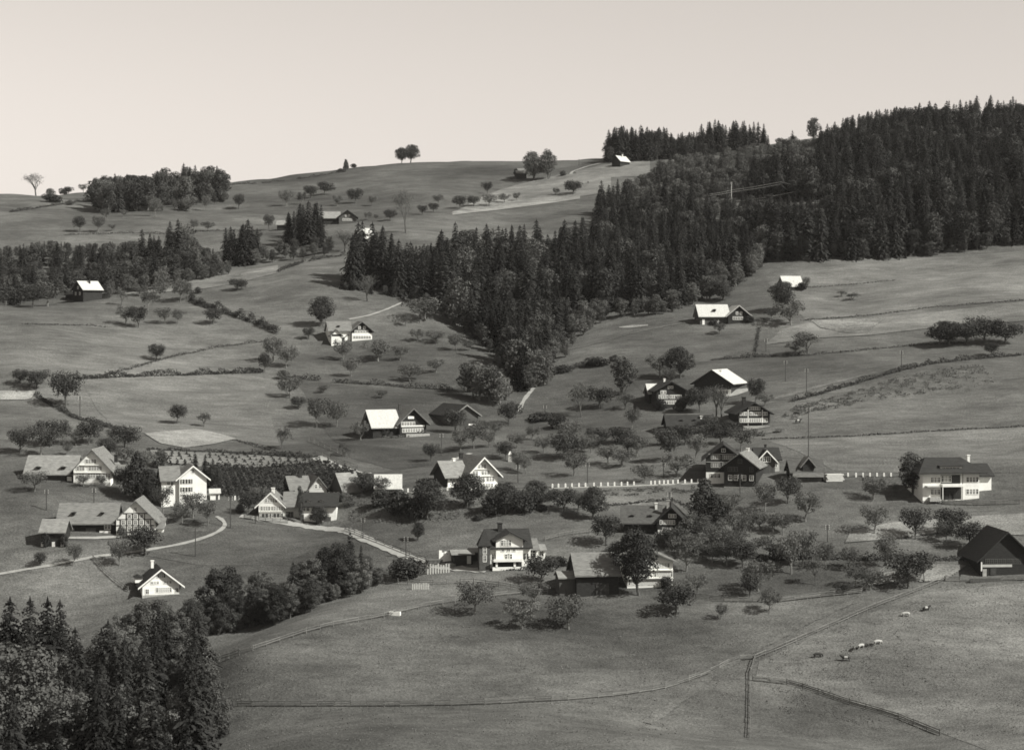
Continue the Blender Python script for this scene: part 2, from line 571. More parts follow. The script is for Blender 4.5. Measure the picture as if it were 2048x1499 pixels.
def strip(name, px, w, m, lift=0.14, wobble=0.55):
    c = world_line(px, step=1.5)[:, :2]
    c = np.stack([np.convolve(np.pad(c[:, k], 3, mode='edge'), np.ones(7) / 7, 'valid') for k in (0, 1)], 1)
    d = np.gradient(c, axis=0)
    d /= np.linalg.norm(d, axis=1)[:, None] + 1e-9
    nrm = np.stack([-d[:, 1], d[:, 0]], 1)
    n = len(c)
    k = 5
    s = np.linspace(-0.5, 0.5, k)
    ww = w * (1 + wobble * (rng.random(n) - 0.5))
    P = c[:, None] + nrm[:, None] * (s[None, :, None] * ww[:, None, None])
    z = ground(P[..., 0], P[..., 1]) + lift
    V = np.concatenate([P, z[..., None]], -1).reshape(-1, 3)
    i = np.arange((n - 1) * (k - 1))
    q = (i // (k - 1)) * k + i % (k - 1)
    Q = np.stack([q, q + 1, q + k + 1, q + k], 1)
    o = link(bpy.data.objects.new(name, np_mesh(name, V, Q, [m], smooth=True)))
    if o.data.polygons[0].normal.z < 0:
        o.data.flip_normals()
    return tag(o, kind='structure')


sheet('meadow_plot', [(165,763),(280,757),(400,754),(525,749)], [(238,864),(300,866),(470,879),(562,896)], M['plot'], lift=0.07)
sheet('meadow_plot', [(1535,565),(1700,531),(1850,516),(2080,500)], [(1612,641),(1760,630),(1880,616),(2080,597)], M['plot'], lift=0.07)
sheet('meadow_plot', [(1535,882),(1700,875),(1900,863),(2080,853)], [(1665,940),(1800,946),(1900,946),(2080,944)], M['plot'], lift=0.07)
sheet('meadow_plot', [(-60,656),(60,655),(200,657),(310,676)], [(-60,745),(60,748),(205,750),(330,714)], M['plot'], lift=0.07)
sheet('meadow_plot', [(1518,1322),(1640,1267),(1840,1186),(2080,1163)], [(1512,1352),(1600,1370),(1790,1430),(2080,1540)], M['plot'], lift=0.07)
sheet('lush_plot', [(940,770),(860,780),(700,772),(590,757)], [(1000,905),(900,925),(790,940),(700,915)], M['plot_dark'], lift=0.07)
sheet('lush_plot', [(1240,740),(1420,722),(1600,713)], [(1300,800),(1450,805),(1590,800)], M['plot_dark'], lift=0.07)
sheet('lush_plot', [(470,1050),(560,1060),(660,1085)], [(260,1105),(400,1130),(560,1130)], M['plot_dark'], lift=0.07)
sheet('pale_mown_field', [(290,867),(340,862),(395,858),(440,868),(471,877)], [(290,868),(320,887),(370,896),(430,888),(471,878)], M['stubble'])
sheet('nursery_soil', [(300,900),(400,904),(500,910),(610,918)], [(306,922),(400,934),(480,937),(560,932),(625,925)], M['soil'])
sheet('pale_hill_meadow', [(1000,380),(1050,366),(1120,350),(1222,343)], [(900,428),(1000,414),(1100,401),(1222,385)], M['hay'])
sheet('pale_hilltop_meadow', [(1150,343),(1200,331),(1300,320)], [(1160,358),(1200,356),(1300,352)], M['hay'])
sheet('stubble_strip', [(905,424),(1000,411),(1100,399),(1160,392)], [(905,430),(1000,420),(1100,407),(1160,398)], M['stubble'], lift=0.2)
sheet('pale_slope_meadow', [(240,588),(330,574),(450,548),(556,531)], [(240,590),(390,581),(480,566),(556,546)], M['hay'])
sheet('mown_strip', [(465,552),(520,538),(555,531)], [(470,556),(525,549),(556,542)], M['stubble'], lift=0.2)
sheet('pale_right_meadow', [(1560,660),(1620,645),(1760,636),(1880,624),(2080,600)], [(1530,690),(1640,676),(1740,671),(1850,658),(2080,640)], M['hay'])
sheet('furrowed_field', [(1622,643),(1700,640),(1768,637)], [(1640,657),(1690,667),(1735,668)], M['hay'], lift=0.3, ridges=9, amp=0.34)
sheet('pale_orchard_meadow', [(1700,1064),(1780,1046),(1880,1036),(2080,1026)], [(1690,1086),(1790,1078),(1880,1066),(2080,1072)], M['hay'])
sheet('vegetable_plot', [(1852,1130),(1890,1130),(1932,1132)], [(1838,1165),(1865,1163),(1892,1160)], M['soil'], lift=0.25, ridges=9, amp=0.16)
sheet('small_vegetable_plot', [(1752,1150),(1775,1145),(1800,1143)], [(1738,1172),(1760,1170),(1790,1164)], M['soil'], lift=0.25, ridges=6, amp=0.14)
sheet('drying_hay_strip', [(1238,654),(1262,651),(1296,649)], [(1238,656),(1262,656),(1296,652)], M['stubble'], lift=0.15)
sheet('pale_edge_field', [(-40,782),(50,782),(72,783)], [(-40,800),(50,800),(62,797)], M['stubble'])
sheet('farm_yard', [(1448,789),(1475,779),(1496,777)], [(1446,797),(1476,790),(1496,783)], M['gravel'])
sheet('chalet_yard', [(1505,866),(1535,858),(1562,852)], [(1515,872),(1545,865),(1566,857)], M['track'])
sheet('barn_yard', [(116,1074),(190,1074),(246,1071)], [(118,1078),(190,1079),(246,1076)], M['gravel'])
sheet('house_terrace', [(960,975),(980,973),(996,972)], [(960,981),(980,980),(996,979)], M['gravel'])
strip('hillside_road', [(628,911),(660,928),(700,943),(740,950)], 3.4, M['gravel'])
strip('guarded_road', [(690,988),(800,982),(900,978),(1000,975),(1100,972),(1250,968),(1400,962),(1450,957),(1480,956)], 3.4, M['track'])
strip('village_road', [(470,1030),(520,1038),(600,1050),(690,1060),(740,1082),(800,1108),(850,1126),(900,1137),(985,1142)], 2.6, M['gravel'])
strip('winding_footpath', [(425,1030),(445,1037),(458,1045),(457,1057),(430,1070),(380,1084),(300,1099),(200,1113),(30,1143),(-80,1160)], 1.0, M['gravel'])
strip('ravine_footpath', [(1086,752),(1060,785),(1047,800),(1035,828)], 1.2, M['gravel'])
strip('hilltop_path', [(1215,323),(1170,334),(1138,346),(1150,352),(1180,362),(1200,378)], 1.5, M['gravel'])
strip('barn_path', [(878,952),(884,936),(900,922),(948,904)], 1.3, M['gravel'])
strip('cattle_track', [(1290,1450),(1370,1394),(1440,1338),(1540,1281),(1640,1232),(1720,1198)], 1.6, M['track'])
strip('slope_path', [(690,640),(740,632),(790,612),(808,604)], 1.0, M['gravel'])
strip('field_lane', [(1425,810),(1540,800),(1620,778),(1720,752),(1800,735)], 2.0, M['track'])
strip('valley_path', [(1100,710),(1180,690),(1260,668),(1340,650),(1400,642)], 1.0, M['track'])
strip('far_road', [(1660,950),(1740,950),(1830,950)], 3.0, M['track'])

# ------------------------------------------------------------------ buildings
LM = []                                   # landmarks for the labels of trees and poles
WIN = {}


def window_mesh(w, h, fr, sh):
    k = (round(w, 2), round(h, 2), fr, sh)
    if k not in WIN:
        b = MB()
        b.box(-w / 2, w / 2, -0.02, 0.1, -h / 2, h / 2, 1)
        t = 0.11
        for x0, x1, z0, z1 in ((-w / 2 - t, -w / 2, -h / 2 - t, h / 2 + t), (w / 2, w / 2 + t, -h / 2 - t, h / 2 + t), (-w / 2, w / 2, h / 2, h / 2 + t), (-w / 2, w / 2, -h / 2 - t, -h / 2)):
            b.box(x0, x1, -0.07, 0.05, z0, z1)
        b.box(-0.035, 0.035, -0.05, 0.05, -h / 2, h / 2)
        b.box(-w / 2, -0.036, -0.045, 0.05, h * 0.12, h * 0.12 + 0.06)
        b.box(0.036, w / 2, -0.045, 0.05, h * 0.12, h * 0.12 + 0.06)
        if sh:
            b.box(-w / 2 - t - w * 0.5, -w / 2 - t - 0.01, -0.09, 0.02, -h / 2, h / 2, 2)
            b.box(w / 2 + t + 0.01, w / 2 + t + w * 0.5, -0.09, 0.02, -h / 2, h / 2, 2)
        WIN[k] = b.mesh('window', [M[fr], M['glass'], M['beam']])
    return WIN[k]


class Bld:
    def __init__(self, name, short, label, px, py, yaw=0, cat='house'):
        self.p = at(px, py)
        self.s = F / self.p.y
        self.c = math.cos(R(yaw))
        self.root = empty(name, self.p, R(yaw))
        tag(self.root, label, cat)
        LM.append((short, px, py - 18))

    def x(self, v):
        return v / self.s / self.c

    def z(self, v):
        return v / self.s

    def block(self, axis, xc, w, y0, d, eave, ridge, wall='white', roof='tile', o=0.7, oe=0.6, t=0.26, rmats=None, base=None, name='roof', z0=None, trim=None):
        """one gabled block: axis 'y' shows its gable to the front, 'x' its eaves; xc, w, eave, ridge in pixels, y0, d in metres"""
        x0, x1 = self.x(xc - w / 2), self.x(xc + w / 2)
        he, hr = self.z(eave), self.z(ridge)
        b = MB()
        zb = -3.5 if z0 is None else self.z(z0)
        if axis == 'y':
            s0, s1, a0, a1 = x0, x1, y0, y0 + d
        else:
            s0, s1, a0, a1 = y0, y0 + d, x0, x1
        mid = (s0 + s1) / 2
        b.extrude([(s0, zb), (s1, zb), (s1, he), (mid, hr), (s0, he)], axis, a0, a1)
        wobj = b.build('wall', [M[wall]], self.root)
        if base:
            q = MB()
            q.box(x0 - 0.05, x1 + 0.05, y0 - 0.05, y0 + d + 0.05, -3.4, self.z(base))
            q.build('plinth', [M['plaster']], self.root)
        k = (hr - he) / ((s1 - s0) / 2)
        r = MB()
        e = 0.02
        prof = [(s0 - o, he - k * o + e), (mid, hr + e), (s1 + o, he - k * o + e), (s1 + o, he - k * o + t + e), (mid, hr + t * 1.15 + e), (s0 - o, he - k * o + t + e)]
        mm = [1, 1, 0, 2, 0, 0] if rmats else None
        if rmats:
            r.extrude(prof, axis, a0 - oe, a1 + oe, 0, [0, 0, 0, 2, 1, 0])
            rb = r.build(name, [M['beam'], M[rmats[0]], M[rmats[1]]], self.root)
        else:
            r.extrude(prof, axis, a0 - oe, a1 + oe, 0)
            rb = r.build(name, [M[roof]], self.root)
        if trim and axis == 'y':                # pale barge boards on the front gable
            for sg in (-1, 1):
                q = MB()
                se = s0 - o if sg < 0 else s1 + o
                pr = [(se, he - k * o - 0.03), (mid, hr - 0.03), (mid, hr + t * 1.15 + 0.06), (se, he - k * o + t + 0.06)]
                q.extrude(pr, 'y', a0 - oe - 0.09, a0 - oe - 0.01)
                q.build('barge_board', [M[trim]], rb)
        self.roof = rb
        return rb

    def hip(self, xc, w, y0, d, eave, ridge, rw, wall='white', roof='tile_dark', o=0.8, z0=None):
        x0, x1 = self.x(xc - w / 2), self.x(xc + w / 2)
        he, hr = self.z(eave), self.z(ridge)
        b = MB()
        b.box(x0, x1, y0, y0 + d, -3.5 if z0 is None else self.z(z0), he)
        b.build('wall', [M[wall]], self.root)
        r = MB()
        h = self.x(rw / 2)
        xm, ym = (x0 + x1) / 2, y0 + d / 2
        r.poly([(x0 - o, y0 - o, he), (x1 + o, y0 - o, he), (x1 + o, y0 + d + o, he), (x0 - o, y0 + d + o, he), (x0 - o, y0 - o, he + .22), (x1 + o, y0 - o, he + .22), (x1 + o, y0 + d + o, he + .22), (x0 - o, y0 + d + o, he + .22), (xm - h, ym, hr), (xm + h, ym, hr)],
               [(0, 1, 2, 3), (0, 1, 5, 4), (1, 2, 6, 5), (2, 3, 7, 6), (3, 0, 4, 7), (4, 5, 9, 8), (6, 7, 8, 9), (5, 6, 9), (7, 4, 8)])
        self.roof = r.build('roof', [M[roof]], self.root)
        return self.roof

    def win(self, xs, z, w=0.9, h=1.15, y=0.0, fr='white', sh=False, rz=0.0, xm=None):
        for x in xs:
            o = link(bpy.data.objects.new('window', window_mesh(w, h, fr, sh)), self.root)
            o.location = (self.x(x) if xm is None else xm, y - 0.012, self.z(z))
            o.rotation_euler = (0, 0, rz)

    def sidewin(self, side, xedge, ys, z, w=0.9, h=1.1, fr='white'):
        for y in ys:
            o = link(bpy.data.objects.new('window', window_mesh(w, h, fr, False)), self.root)
            o.location = (self.x(xedge) + side * 0.012, y, self.z(z))
            o.rotation_euler = (0, 0, R(90) * side)

    def panel(self, name, xc, w, z0, z1, m, y=0.0, t=0.08, d=0.05):
        b = MB()
        b.box(self.x(xc - w / 2), self.x(xc + w / 2), y - t, y + d, self.z(z0), self.z(z1))
        return b.build(name, [M[m]], self.root)

    def bar(self, name, x0, z0, x1, z1, th, m, y=0.0):
        b = MB()
        a, c = Vector((self.x(x0), 0, self.z(z0))), Vector((self.x(x1), 0, self.z(z1)))
        d = (c - a).normalized()
        n = Vector((-d.z, 0, d.x)) * th / 2
        P = [a - n, c - n, c + n, a + n]
        b.extrude([(p.x, p.z) for p in P], 'y', y - 0.07, y + 0.02)
        return b.build(name, [M[m]], self.root)

    def chim(self, xc, y, z0, z1, w=0.7, m='stone', parent=None):
        b = MB()
        x = self.x(xc)
        b.box(x - w / 2, x + w / 2, y - w / 2, y + w / 2, self.z(z0), self.z(z1))
        b.box(x - w / 2 - .1, x + w / 2 + .1, y - w / 2 - .1, y + w / 2 + .1, self.z(z1) + 0.004, self.z(z1) + 0.16)
        return b.build('chimney', [M[m]], parent or self.roof)

    def dormer(self, xc, y, z, w, h, wall='cream', roof='tile', depth=2.0):
        b = MB()
        x0, x1 = self.x(xc - w / 2), self.x(xc + w / 2)
        z0, z1 = self.z(z), self.z(z + h)
        b.box(x0, x1, y, y + depth, z0, z1)
        b.build('dormer', [M[wall]], self.roof)
        g = MB()
        m_ = (x0 + x1) / 2
        hh = (x1 - x0) * 0.3
        g.extrude([(x0 - .25, z1), (x1 + .25, z1), (m_, z1 + hh)], 'y', y - 0.35, y + depth + .6)
        g.build('dormer_roof', [M[roof]], self.roof)


def row(x0, n, dx):
    return [x0 + i * dx for i in range(n)]


# 1 upper left farmhouse
b = Bld('farmhouse', 'the upper left farmhouse', 'large white gabled farmhouse at the left with a long barn under a dormered grey roof', 184, 968, 0)
b.block('y', 0, 74, 0, 12, 29, 68, 'white', 'tile', 1.1, .7)
b.chim(36, 7.0, 40, 54, 0.8, 'tile_dark')
b.block('x', -88, 102, 2.0, 9, 22, 52, 'timber', 'tile_light', 0.8, 0.3)
for q in (-112, -62):
    b.dormer(q, 2.2, 30, 8, 4, 'beam', 'tile_light', 2.4)
b.block('x', 45, 18, 3, 7, 18, 33, 'plank', 'tile', 0.6, 0.3)
b.win(row(-10, 4, 5.2), 46, .55, .9, 0)
b.win(row(-28, 3, 5.2), 32, .55, .95, 0)
b.win(row(-4, 5, 5.2), 32, .55, .95, 0)
b.win(row(-29, 3, 5.2), 17.5, .55, .95, 0)
b.win(row(-6, 5, 5.2), 17.5, .55, .95, 0)
b.win(row(24, 3, 5), 17.5, .55, .95, 0)
for z0 in (23, 38):
    b.panel('ledge', 0, 72 if z0 < 30 else 48, z0, z0 + 1.2, 'white', 0, .28)
b.panel('door', -49, 9, 0, 14, 'white', 2.0, .1)
b.panel('barn_door', -75, 34, 0, 15, 'beam', 2.0, .1)
b.panel('plinth', 0, 74, -4, 3.5, 'cream', 0, .06)
# 2 plain white house
b = Bld('white_house', 'the plain white house', 'tall plain white plastered house with few windows, above the fruit trees at the left', 386, 1008, 16)
b.block('y', 0, 52, 0, 9, 53, 75, 'plaster', 'tile', .9, .5, trim='white')
b.block('x', -42, 34, .8, 8, 50, 72, 'plaster', 'tile', .7, .4)
b.win(row(-18, 3, 5.5), 46, .6, 1.0, 0, sh=True)
b.win(row(-18, 3, 5.5), 30, .6, 1.0, 0, sh=True)
b.win(row(-18, 3, 5.5), 14, .6, 1.0, 0)
b.win([0], 66, .5, .8)
b.win(row(-46, 2, 7), 43, .6, 1.0, .8)
b.win(row(-46, 2, 7), 26, .6, 1.0, .8)
# white hut right of it
b = Bld('white_hut', 'the little white hut', 'little white plastered hut with a pale roof beside the tall white house', 430, 999, 12, 'hut')
b.block('x', 0, 18, 0, 3, 14, 20, 'plaster', 'metal', .4, .3, .15)
b.panel('door', 4, 4, 0, 10, 'beam')
# 3 half timbered farmhouse
b = Bld('half_timbered_farmhouse', 'the half timbered farmhouse', 'half timbered farmhouse with a white gable and a long grey barn roof', 271, 1072, 3)
b.block('y', 0, 76, 0, 12, 33, 70, 'white', 'tile', 1.0, .7)
b.block('x', -98, 116, 1.2, 9, 29, 60, 'timber', 'tile', .9, .4)
b.block('x', 46, 14, 2.0, 6, 15, 30, 'white', 'tile', .6, .3)
for z in (8, 22, 34, 46):
    h = 37 if z < 34 else 37 * (70 - z) / 37
    b.bar('beam', -h, z, h, z, .22, 'beam')
for x in (-30, -18, -6, 6, 18, 30):
    b.bar('beam', x, 2, x, min(33, 66 - abs(x)), .2, 'beam')
for x in (-18, -6, 6, 18):
    b.bar('beam', x, 34.5, x, 46, .2, 'beam')
b.bar('brace', -36, 9, -30.5, 21, .18, 'beam')
b.bar('brace', 36, 9, 30.5, 21, .18, 'beam')
b.bar('brace', -17, 35, -7, 45.5, .18, 'beam')
b.bar('brace', 17, 35, 7, 45.5, .18, 'beam')
b.win([-24, -12, 0, 12, 24], 15, .6, 1.0)
b.win([-24, -12, 0, 12, 24], 28, .6, .95)
b.win([-12, 0, 12], 40, .6, .9)
b.win([0], 54, .5, .8)
b.panel('white_wall', -62, 22, 0, 11, 'plaster', 1.2, .08)
b.panel('barn_door', -90, 20, 0, 16, 'plank', 1.2, .08)
b.panel('barn_door', -130, 16, 3, 16, 'plank', 1.2, .08)
b.win([-60, -54], 18, .6, .9, 1.2)
b.dormer(-126, 2.0, 42, 6, 4, 'beam', 'tile_dark', 2)
b.dormer(-68, 2.0, 44, 5, 3, 'beam', 'tile', 2)
b = Bld('plank_shed', 'the plank roofed shed', 'small dark shed with a streaked pale plank roof, left of the half timbered farmhouse', 105, 1092, -3, 'shed')
b.block('x', 0, 46, 0, 5, 30, 50, 'timber', 'tile_light', .5, .5)
for q in (-20, 2, 20):
    b.panel('pier', q, 6, -3, 9, 'plaster', 0, .1)
# 4 white chalet
b = Bld('chalet', 'the white chalet above the wood', 'small white chalet with a dark roof and pale barge boards above the bottom left wood', 322, 1190, 17)
b.block('y', 0, 70, 0, 8, 22, 51, 'white', 'tile_dark', 1.0, .9, trim='white')
b.chim(-12, 4.5, 50, 64, .55, 'plaster')
b.dormer(-38, 4.0, 22, 14, 10, 'white', 'tile_dark', 2.4)
b.panel('skylight', -14, 3, 38, 40, 'white', 2.0, .1, 1.5)
b.win(row(-4, 3, 4.5), 40, .6, .9)
b.win(row(-16, 3, 4.5), 26, .5, .5)
b.win(row(8, 3, 4.5), 26, .5, .5)
b.win(row(-6, 6, 4.6), 11, .6, .9)
b.win([-26, 30], 9, .6, .9)
b.panel('plinth', 0, 71, -8, 2, 'stone', 0, .12)
# 5 inn like group
b = Bld('village_house', 'the white house with garages', 'white shingled gable house joined to a long wing with dark roof and garage doors', 541, 1036, 2)
b.block('y', 0, 47, 0, 10, 27, 49, 'white', 'tile', .9, .4, trim='white')
b.chim(2, 4, 46, 57, .7, 'plaster')
b.block('x', 42, 38, 2.5, 8, 23, 46, 'cream', 'tile', .7, .2)
b.block('x', 95, 72, 1.0, 9, 25, 45, 'white', 'tile_dark', .8, .5)
b.win(row(-8, 5, 4.6), 36, .5, .85)
b.win(row(-17, 4, 4.6), 20, .5, .85)
b.win(row(4, 5, 4.6), 20, .5, .85)
b.win(row(-18, 3, 7), 6, .55, .9, sh=True)
b.win(row(5, 3, 7), 6, .55, .9, sh=True)
b.panel('ledge', 0, 47, 13, 14, 'white', 0, .25)
b.win([66, 74, 84], 18, .6, .9, 1.0)
b.win([82], 2, .7, .9, 1.0)
b.panel('door', 62, 8, -9, 6, 'beam', 1.0)
b.panel('garage_door', 96, 12, -16, 16, 'plank', 1.0)
b.panel('garage_door', 113, 14, -16, 2, 'plank', 1.0)
b.panel('door', 33, 9, -5, 11, 'beam', 2.5)
b.panel('door', 41, 6, -5, 11, 'plank', 2.5)
for q in (74, 100):
    b.dormer(q, 1.8, 30, 6, 3.5, 'white', 'tile_dark', 2)
# 6 house behind
b = Bld('grey_roofed_house', 'the grey roofed house behind', 'grey roofed house with dark chimney, half hidden behind the long white wing', 636, 992, 18)
b.block('y', 0, 34, 0, 10, 15, 37, 'cream', 'tile', .8, .6)
b.block('x', -32, 40, 1, 9, 14, 36, 'plank', 'tile', .7, .3)
b.chim(-26, 5, 34, 50, .7, 'tile_dark')
b.win([-4, 4], 20, .6, .9)
b.panel('pale_canopy', -36, 22, 12, 14, 'tile_light', 0, 1.4)
# 7 bright sheds
b = Bld('bright_roofed_shed', 'the bright roofed shed', 'long low shed with a bright white sheet roof beside the road', 776, 984, 3, 'shed')
b.block('x', 0, 50, 0, 7, 9, 32, 'timber', 'metal', .5, .4, .18)
b = Bld('lean_to_barn', 'the pale steep roofed barn', 'barn with a steep pale roof slope, left of the bright roofed shed', 704, 988, 35, 'barn')
b.block('x', 0, 34, 0, 6, 9, 40, 'plank', 'tile_light', .6, .4, .2)
b.panel('door', 4, 8, 0, 8, 'beam')
b.chim(12, 3, 36, 46, .6, 'tile_dark')
# 8 white gable house on the road
b = Bld('gabled_farmhouse', 'the white roadside farmhouse', 'white farmhouse with pale barge boards and dark barn end on the road with guard stones', 966, 978, 22)
b.block('y', 0, 58, 0, 12, 31, 62, 'white', 'tile', 1.0, 1.0, trim='white')
b.block('x', -44, 36, 3.0, 9, 27, 52, 'white', 'tile_light', .9, .9)
q = MB()
xe = b.x(-62)
q.poly([(xe - .08, 2.9, -3), (xe - .08, 12.1, -3), (xe - .08, 12.1, b.z(27)), (xe - .08, 7.5, b.z(51)), (xe - .08, 2.9, b.z(27)), (xe + .1, 2.9, -3), (xe + .1, 12.1, -3), (xe + .1, 12.1, b.z(27)), (xe + .1, 7.5, b.z(51)), (xe + .1, 2.9, b.z(27))],
       [(0, 1, 2, 3, 4), (9, 8, 7, 6, 5), (0, 5, 6, 1), (1, 6, 7, 2), (2, 7, 8, 3), (3, 8, 9, 4), (4, 9, 5, 0)])
q.build('shaded_end', [M['timber']], b.root)  # dark panel that paints the shadow on the barn's left end
b.chim(-20, 8, 58, 68, .8, 'tile_dark')
b.chim(-36, 7.5, 45, 58, .6, 'plaster')
b.win(row(-7, 3, 5), 46, .6, .85)
b.win(row(-18, 2, 5), 33, .6, .9)
b.win(row(0, 3, 5), 33, .6, .9)
b.win(row(-14, 4, 4.8), 20, .6, .9)
b.win(row(10, 3, 4.8), 20, .6, .9)
b.win(row(2, 4, 5), 7, .6, .9)
b.win(row(-54, 4, 5), 20, .6, .9, 3.0)
b.panel('ledge', 0, 57, 26, 27, 'white', 0, .3)
b.panel('ledge', 0, 40, 40, 41, 'white', 0, .3)
# 9 turreted villa
b = Bld('turreted_villa', 'the turreted white villa', 'white villa with a pointed dark turret, cross gable and tall chimney in the valley', 1018, 1135, 8)
b.block('x', 2, 84, .6, 10, 42, 70, 'plaster', 'tile_dark', .8, .4)
b.block('y', 1, 54, 0, 6, 56, 70, 'plaster', 'tile_dark', .8, .8)
b.chim(-12, 5, 66, 84, .9, 'tile_dark')
b.block('x', 50, 24, 2.5, 7, 34, 49, 'plaster', 'tile', .6, .3)
b.block('x', 70, 16, 3.5, 5, 30, 37, 'plaster', 'tile_light', .5, .3)
t = MB()
x0 = b.x(-49)
h0, h1 = b.z(48), b.z(79)
t.box(x0 - 1.15, x0 + 1.15, -.5, 1.8, -3, h0)
t.build('turret', [M['tile_mid']], b.root)
t = MB()
t.poly([(x0 - 1.5, -.85, h0 - .3), (x0 + 1.5, -.85, h0 - .3), (x0 + 1.5, 2.15, h0 - .3), (x0 - 1.5, 2.15, h0 - .3), (x0, .65, h1)], [(0, 1, 2, 3), (0, 1, 4), (1, 2, 4), (2, 3, 4), (3, 0, 4)])
t.build('turret_roof', [M['tile_dark']], b.root)
b.win([-49], 36, .6, 1.2, -.5)
b.win([-49], 20, .6, 1.2, -.5)
b.win(row(-12, 3, 6), 50, .8, 1.1, 0, sh=False)
b.win(row(-12, 3, 11), 36, .6, .6, 0)
b.win(row(-30, 2, 6), 22, .8, 1.1, .6)
b.win(row(-4, 2, 6), 22, .8, 1.1, 0)
b.win(row(24, 2, 7), 22, .8, 1.2, .6, sh=True)
b.panel('balcony', -4, 56, 14, 16, 'plaster', 0, 1.6)
b.panel('balcony_rail', -4, 56, 16.2, 20, 'plaster', -1.5, .1)
b.win(row(-26, 7, 8), 6, 1.1, 1.0, 0, fr='beam')
b.panel('porch_wall', -4, 60, -4, 3, 'plaster', -.9, .2)
for q in (-26, 10, 26):
    b.panel('porch_post', q, 4, 3.2, 13.8, 'plaster', -1.0, .2)
b.win([50], 24, 1.5, 1.5, 2.5)
b.win([70], 24, .8, .9, 3.5)
b = Bld('open_shed', 'the open shed by the villa', 'low dark shed with pale flat roof left of the turreted villa', 926, 1131, 10, 'shed')
b.block('x', 0, 38, 0, 5, 23, 28, 'timber', 'tile_light', .5, .5, .18)
b.panel('door', 12, 8, 4, 20, 'cream')
b.block('x', 28, 20, 1.5, 4, 25, 30, 'timber', 'tile_light', .4, .3, .18)
# 10 dark farmhouse
b = Bld('dark_farmhouse', 'the dark farmhouse behind the round tree', 'dark timber farmhouse with small white windows and long dark roof above the big round tree', 1342, 1071, -5)
b.block('y', 0, 54, 0, 12, 30, 56, 'timber', 'tile_dark', 1.0, 1.0)
b.block('x', -60, 74, 1.5, 9, 26, 53, 'timber', 'tile_mid', .8, .6)
b.chim(-6, 3, 52, 68, .6, 'stone')
for q in (-78, -42):
    b.dormer(q, 2.6, 34, 7, 3.5, 'beam', 'tile_dark', 2)
b.win(row(-19, 6, 4.7), 27, .55, .8)
b.win(row(-2, 3, 4.7), 40, .5, .7)
b.win(row(-14, 4, 5), 12, .6, .8)
b.panel('white_door', -22, 8, -6, 12, 'plaster', 0, .1)
b.panel('plinth', -10, 30, -6, 4, 'plaster', 0, .16)
b.chim(-30, 5, 48, 60, .5, 'plaster')
# 11 lower barn and white house
b = Bld('stone_roofed_barn', 'the stone roofed barn', 'big dark barn with a pale stone roof left of the round tree', 1195, 1190, 8, 'barn')
b.block('x', 0, 84, 0, 9, 44, 78, 'timber', 'tile', .8, .5)
b.panel('barn_door', 10, 26, 0, 24, 'beam', 0, .1)
b.block('x', -58, 32, 1.5, 5, 34, 42, 'plank', 'tile_light', .5, .3)
b.dormer(2, 2.0, 54, 10, 4, 'beam', 'tile_light', 2)
b = Bld('white_balcony_house', 'the white house behind the round tree', 'white house with long bands of windows, half hidden behind the round tree', 1300, 1174, 5)
b.block('y', 0, 92, 0, 10, 52, 72, 'white', 'tile', .9, .8)
b.win(row(-40, 9, 5), 26, .6, 1.0)
b.win(row(12, 7, 5), 26, .6, 1.0)
b.win(row(-40, 17, 5), 10, .6, .9)
b.win(row(10, 6, 5.2), 44, .6, .8)
b.panel('ledge', 0, 92, 18, 19.5, 'white', 0, .5)
b.panel('ledge', 0, 92, 34, 35.2, 'white', 0, .4)
b.panel('door', 26, 7, -3, 6, 'beam')
# 12 the two dark chalets and the cottage
b = Bld('dark_chalet', 'the taller dark chalet', 'tall dark timber chalet with rows of white windows and a white ground floor', 1447, 966, -6)
b.block('y', 0, 70, 0, 13, 50, 76, 'timber', 'tile_dark', 1.1, 1.0)
b.panel('white_wall', -16, 37, -3, 22, 'plaster', 0, .05)
b.win(row(-22, 4, 4.2), 52, .5, .85, fr='cream')
b.win(row(0, 6, 4.2), 52, .5, .85, fr='cream')
b.win(row(-22, 4, 4.2), 36, .5, .85, fr='cream')
b.win(row(0, 6, 4.2), 36, .5, .85, fr='cream')
b.win([0], 66, .8, .7)
b.win(row(-22, 3, 6), 15, .8, .9, -.06)
b.panel('ledge', 0, 60, 58, 59, 'cream', 0, .12)
b.panel('ledge', 0, 68, 42, 43, 'cream', 0, .12)
b = Bld('dark_timber_house', 'the lower dark timber house', 'dark timber house with four white lower windows, right in front of the taller dark chalet', 1480, 974, -16)
b.block('y', 0, 62, 0, 13, 43, 67, 'timber', 'tile', 1.0, .9)
b.win([-19, -8, 8, 22], 19, .75, 1.1)
b.win([-20, -14, -8, 22], 36, .7, .9, fr='plank')
b.win([0], 52, .8, .8, fr='plank')
b.panel('plinth', 0, 62, -4, 1, 'stone', 0, .1)
b.chim(2, 10, 64, 72, .6, 'plaster')
b = Bld('trimmed_cottage', 'the pale trimmed cottage', 'small cottage with dark cross gable roof edged in white, behind the dark timber house', 1537, 946, 4)
b.block('x', 2, 44, 1.2, 7, 28, 47, 'cream', 'tile_dark', .6, .6)
b.block('y', -4, 34, 0, 5, 26, 44, 'plank', 'tile_dark', .7, .6, trim='white')
b.chim(2, 5, 44, 54, .5, 'tile_dark')
b.win([-8, 0], 28, .8, 1.1)
b.win([16], 16, .7, 1.0, 1.2)
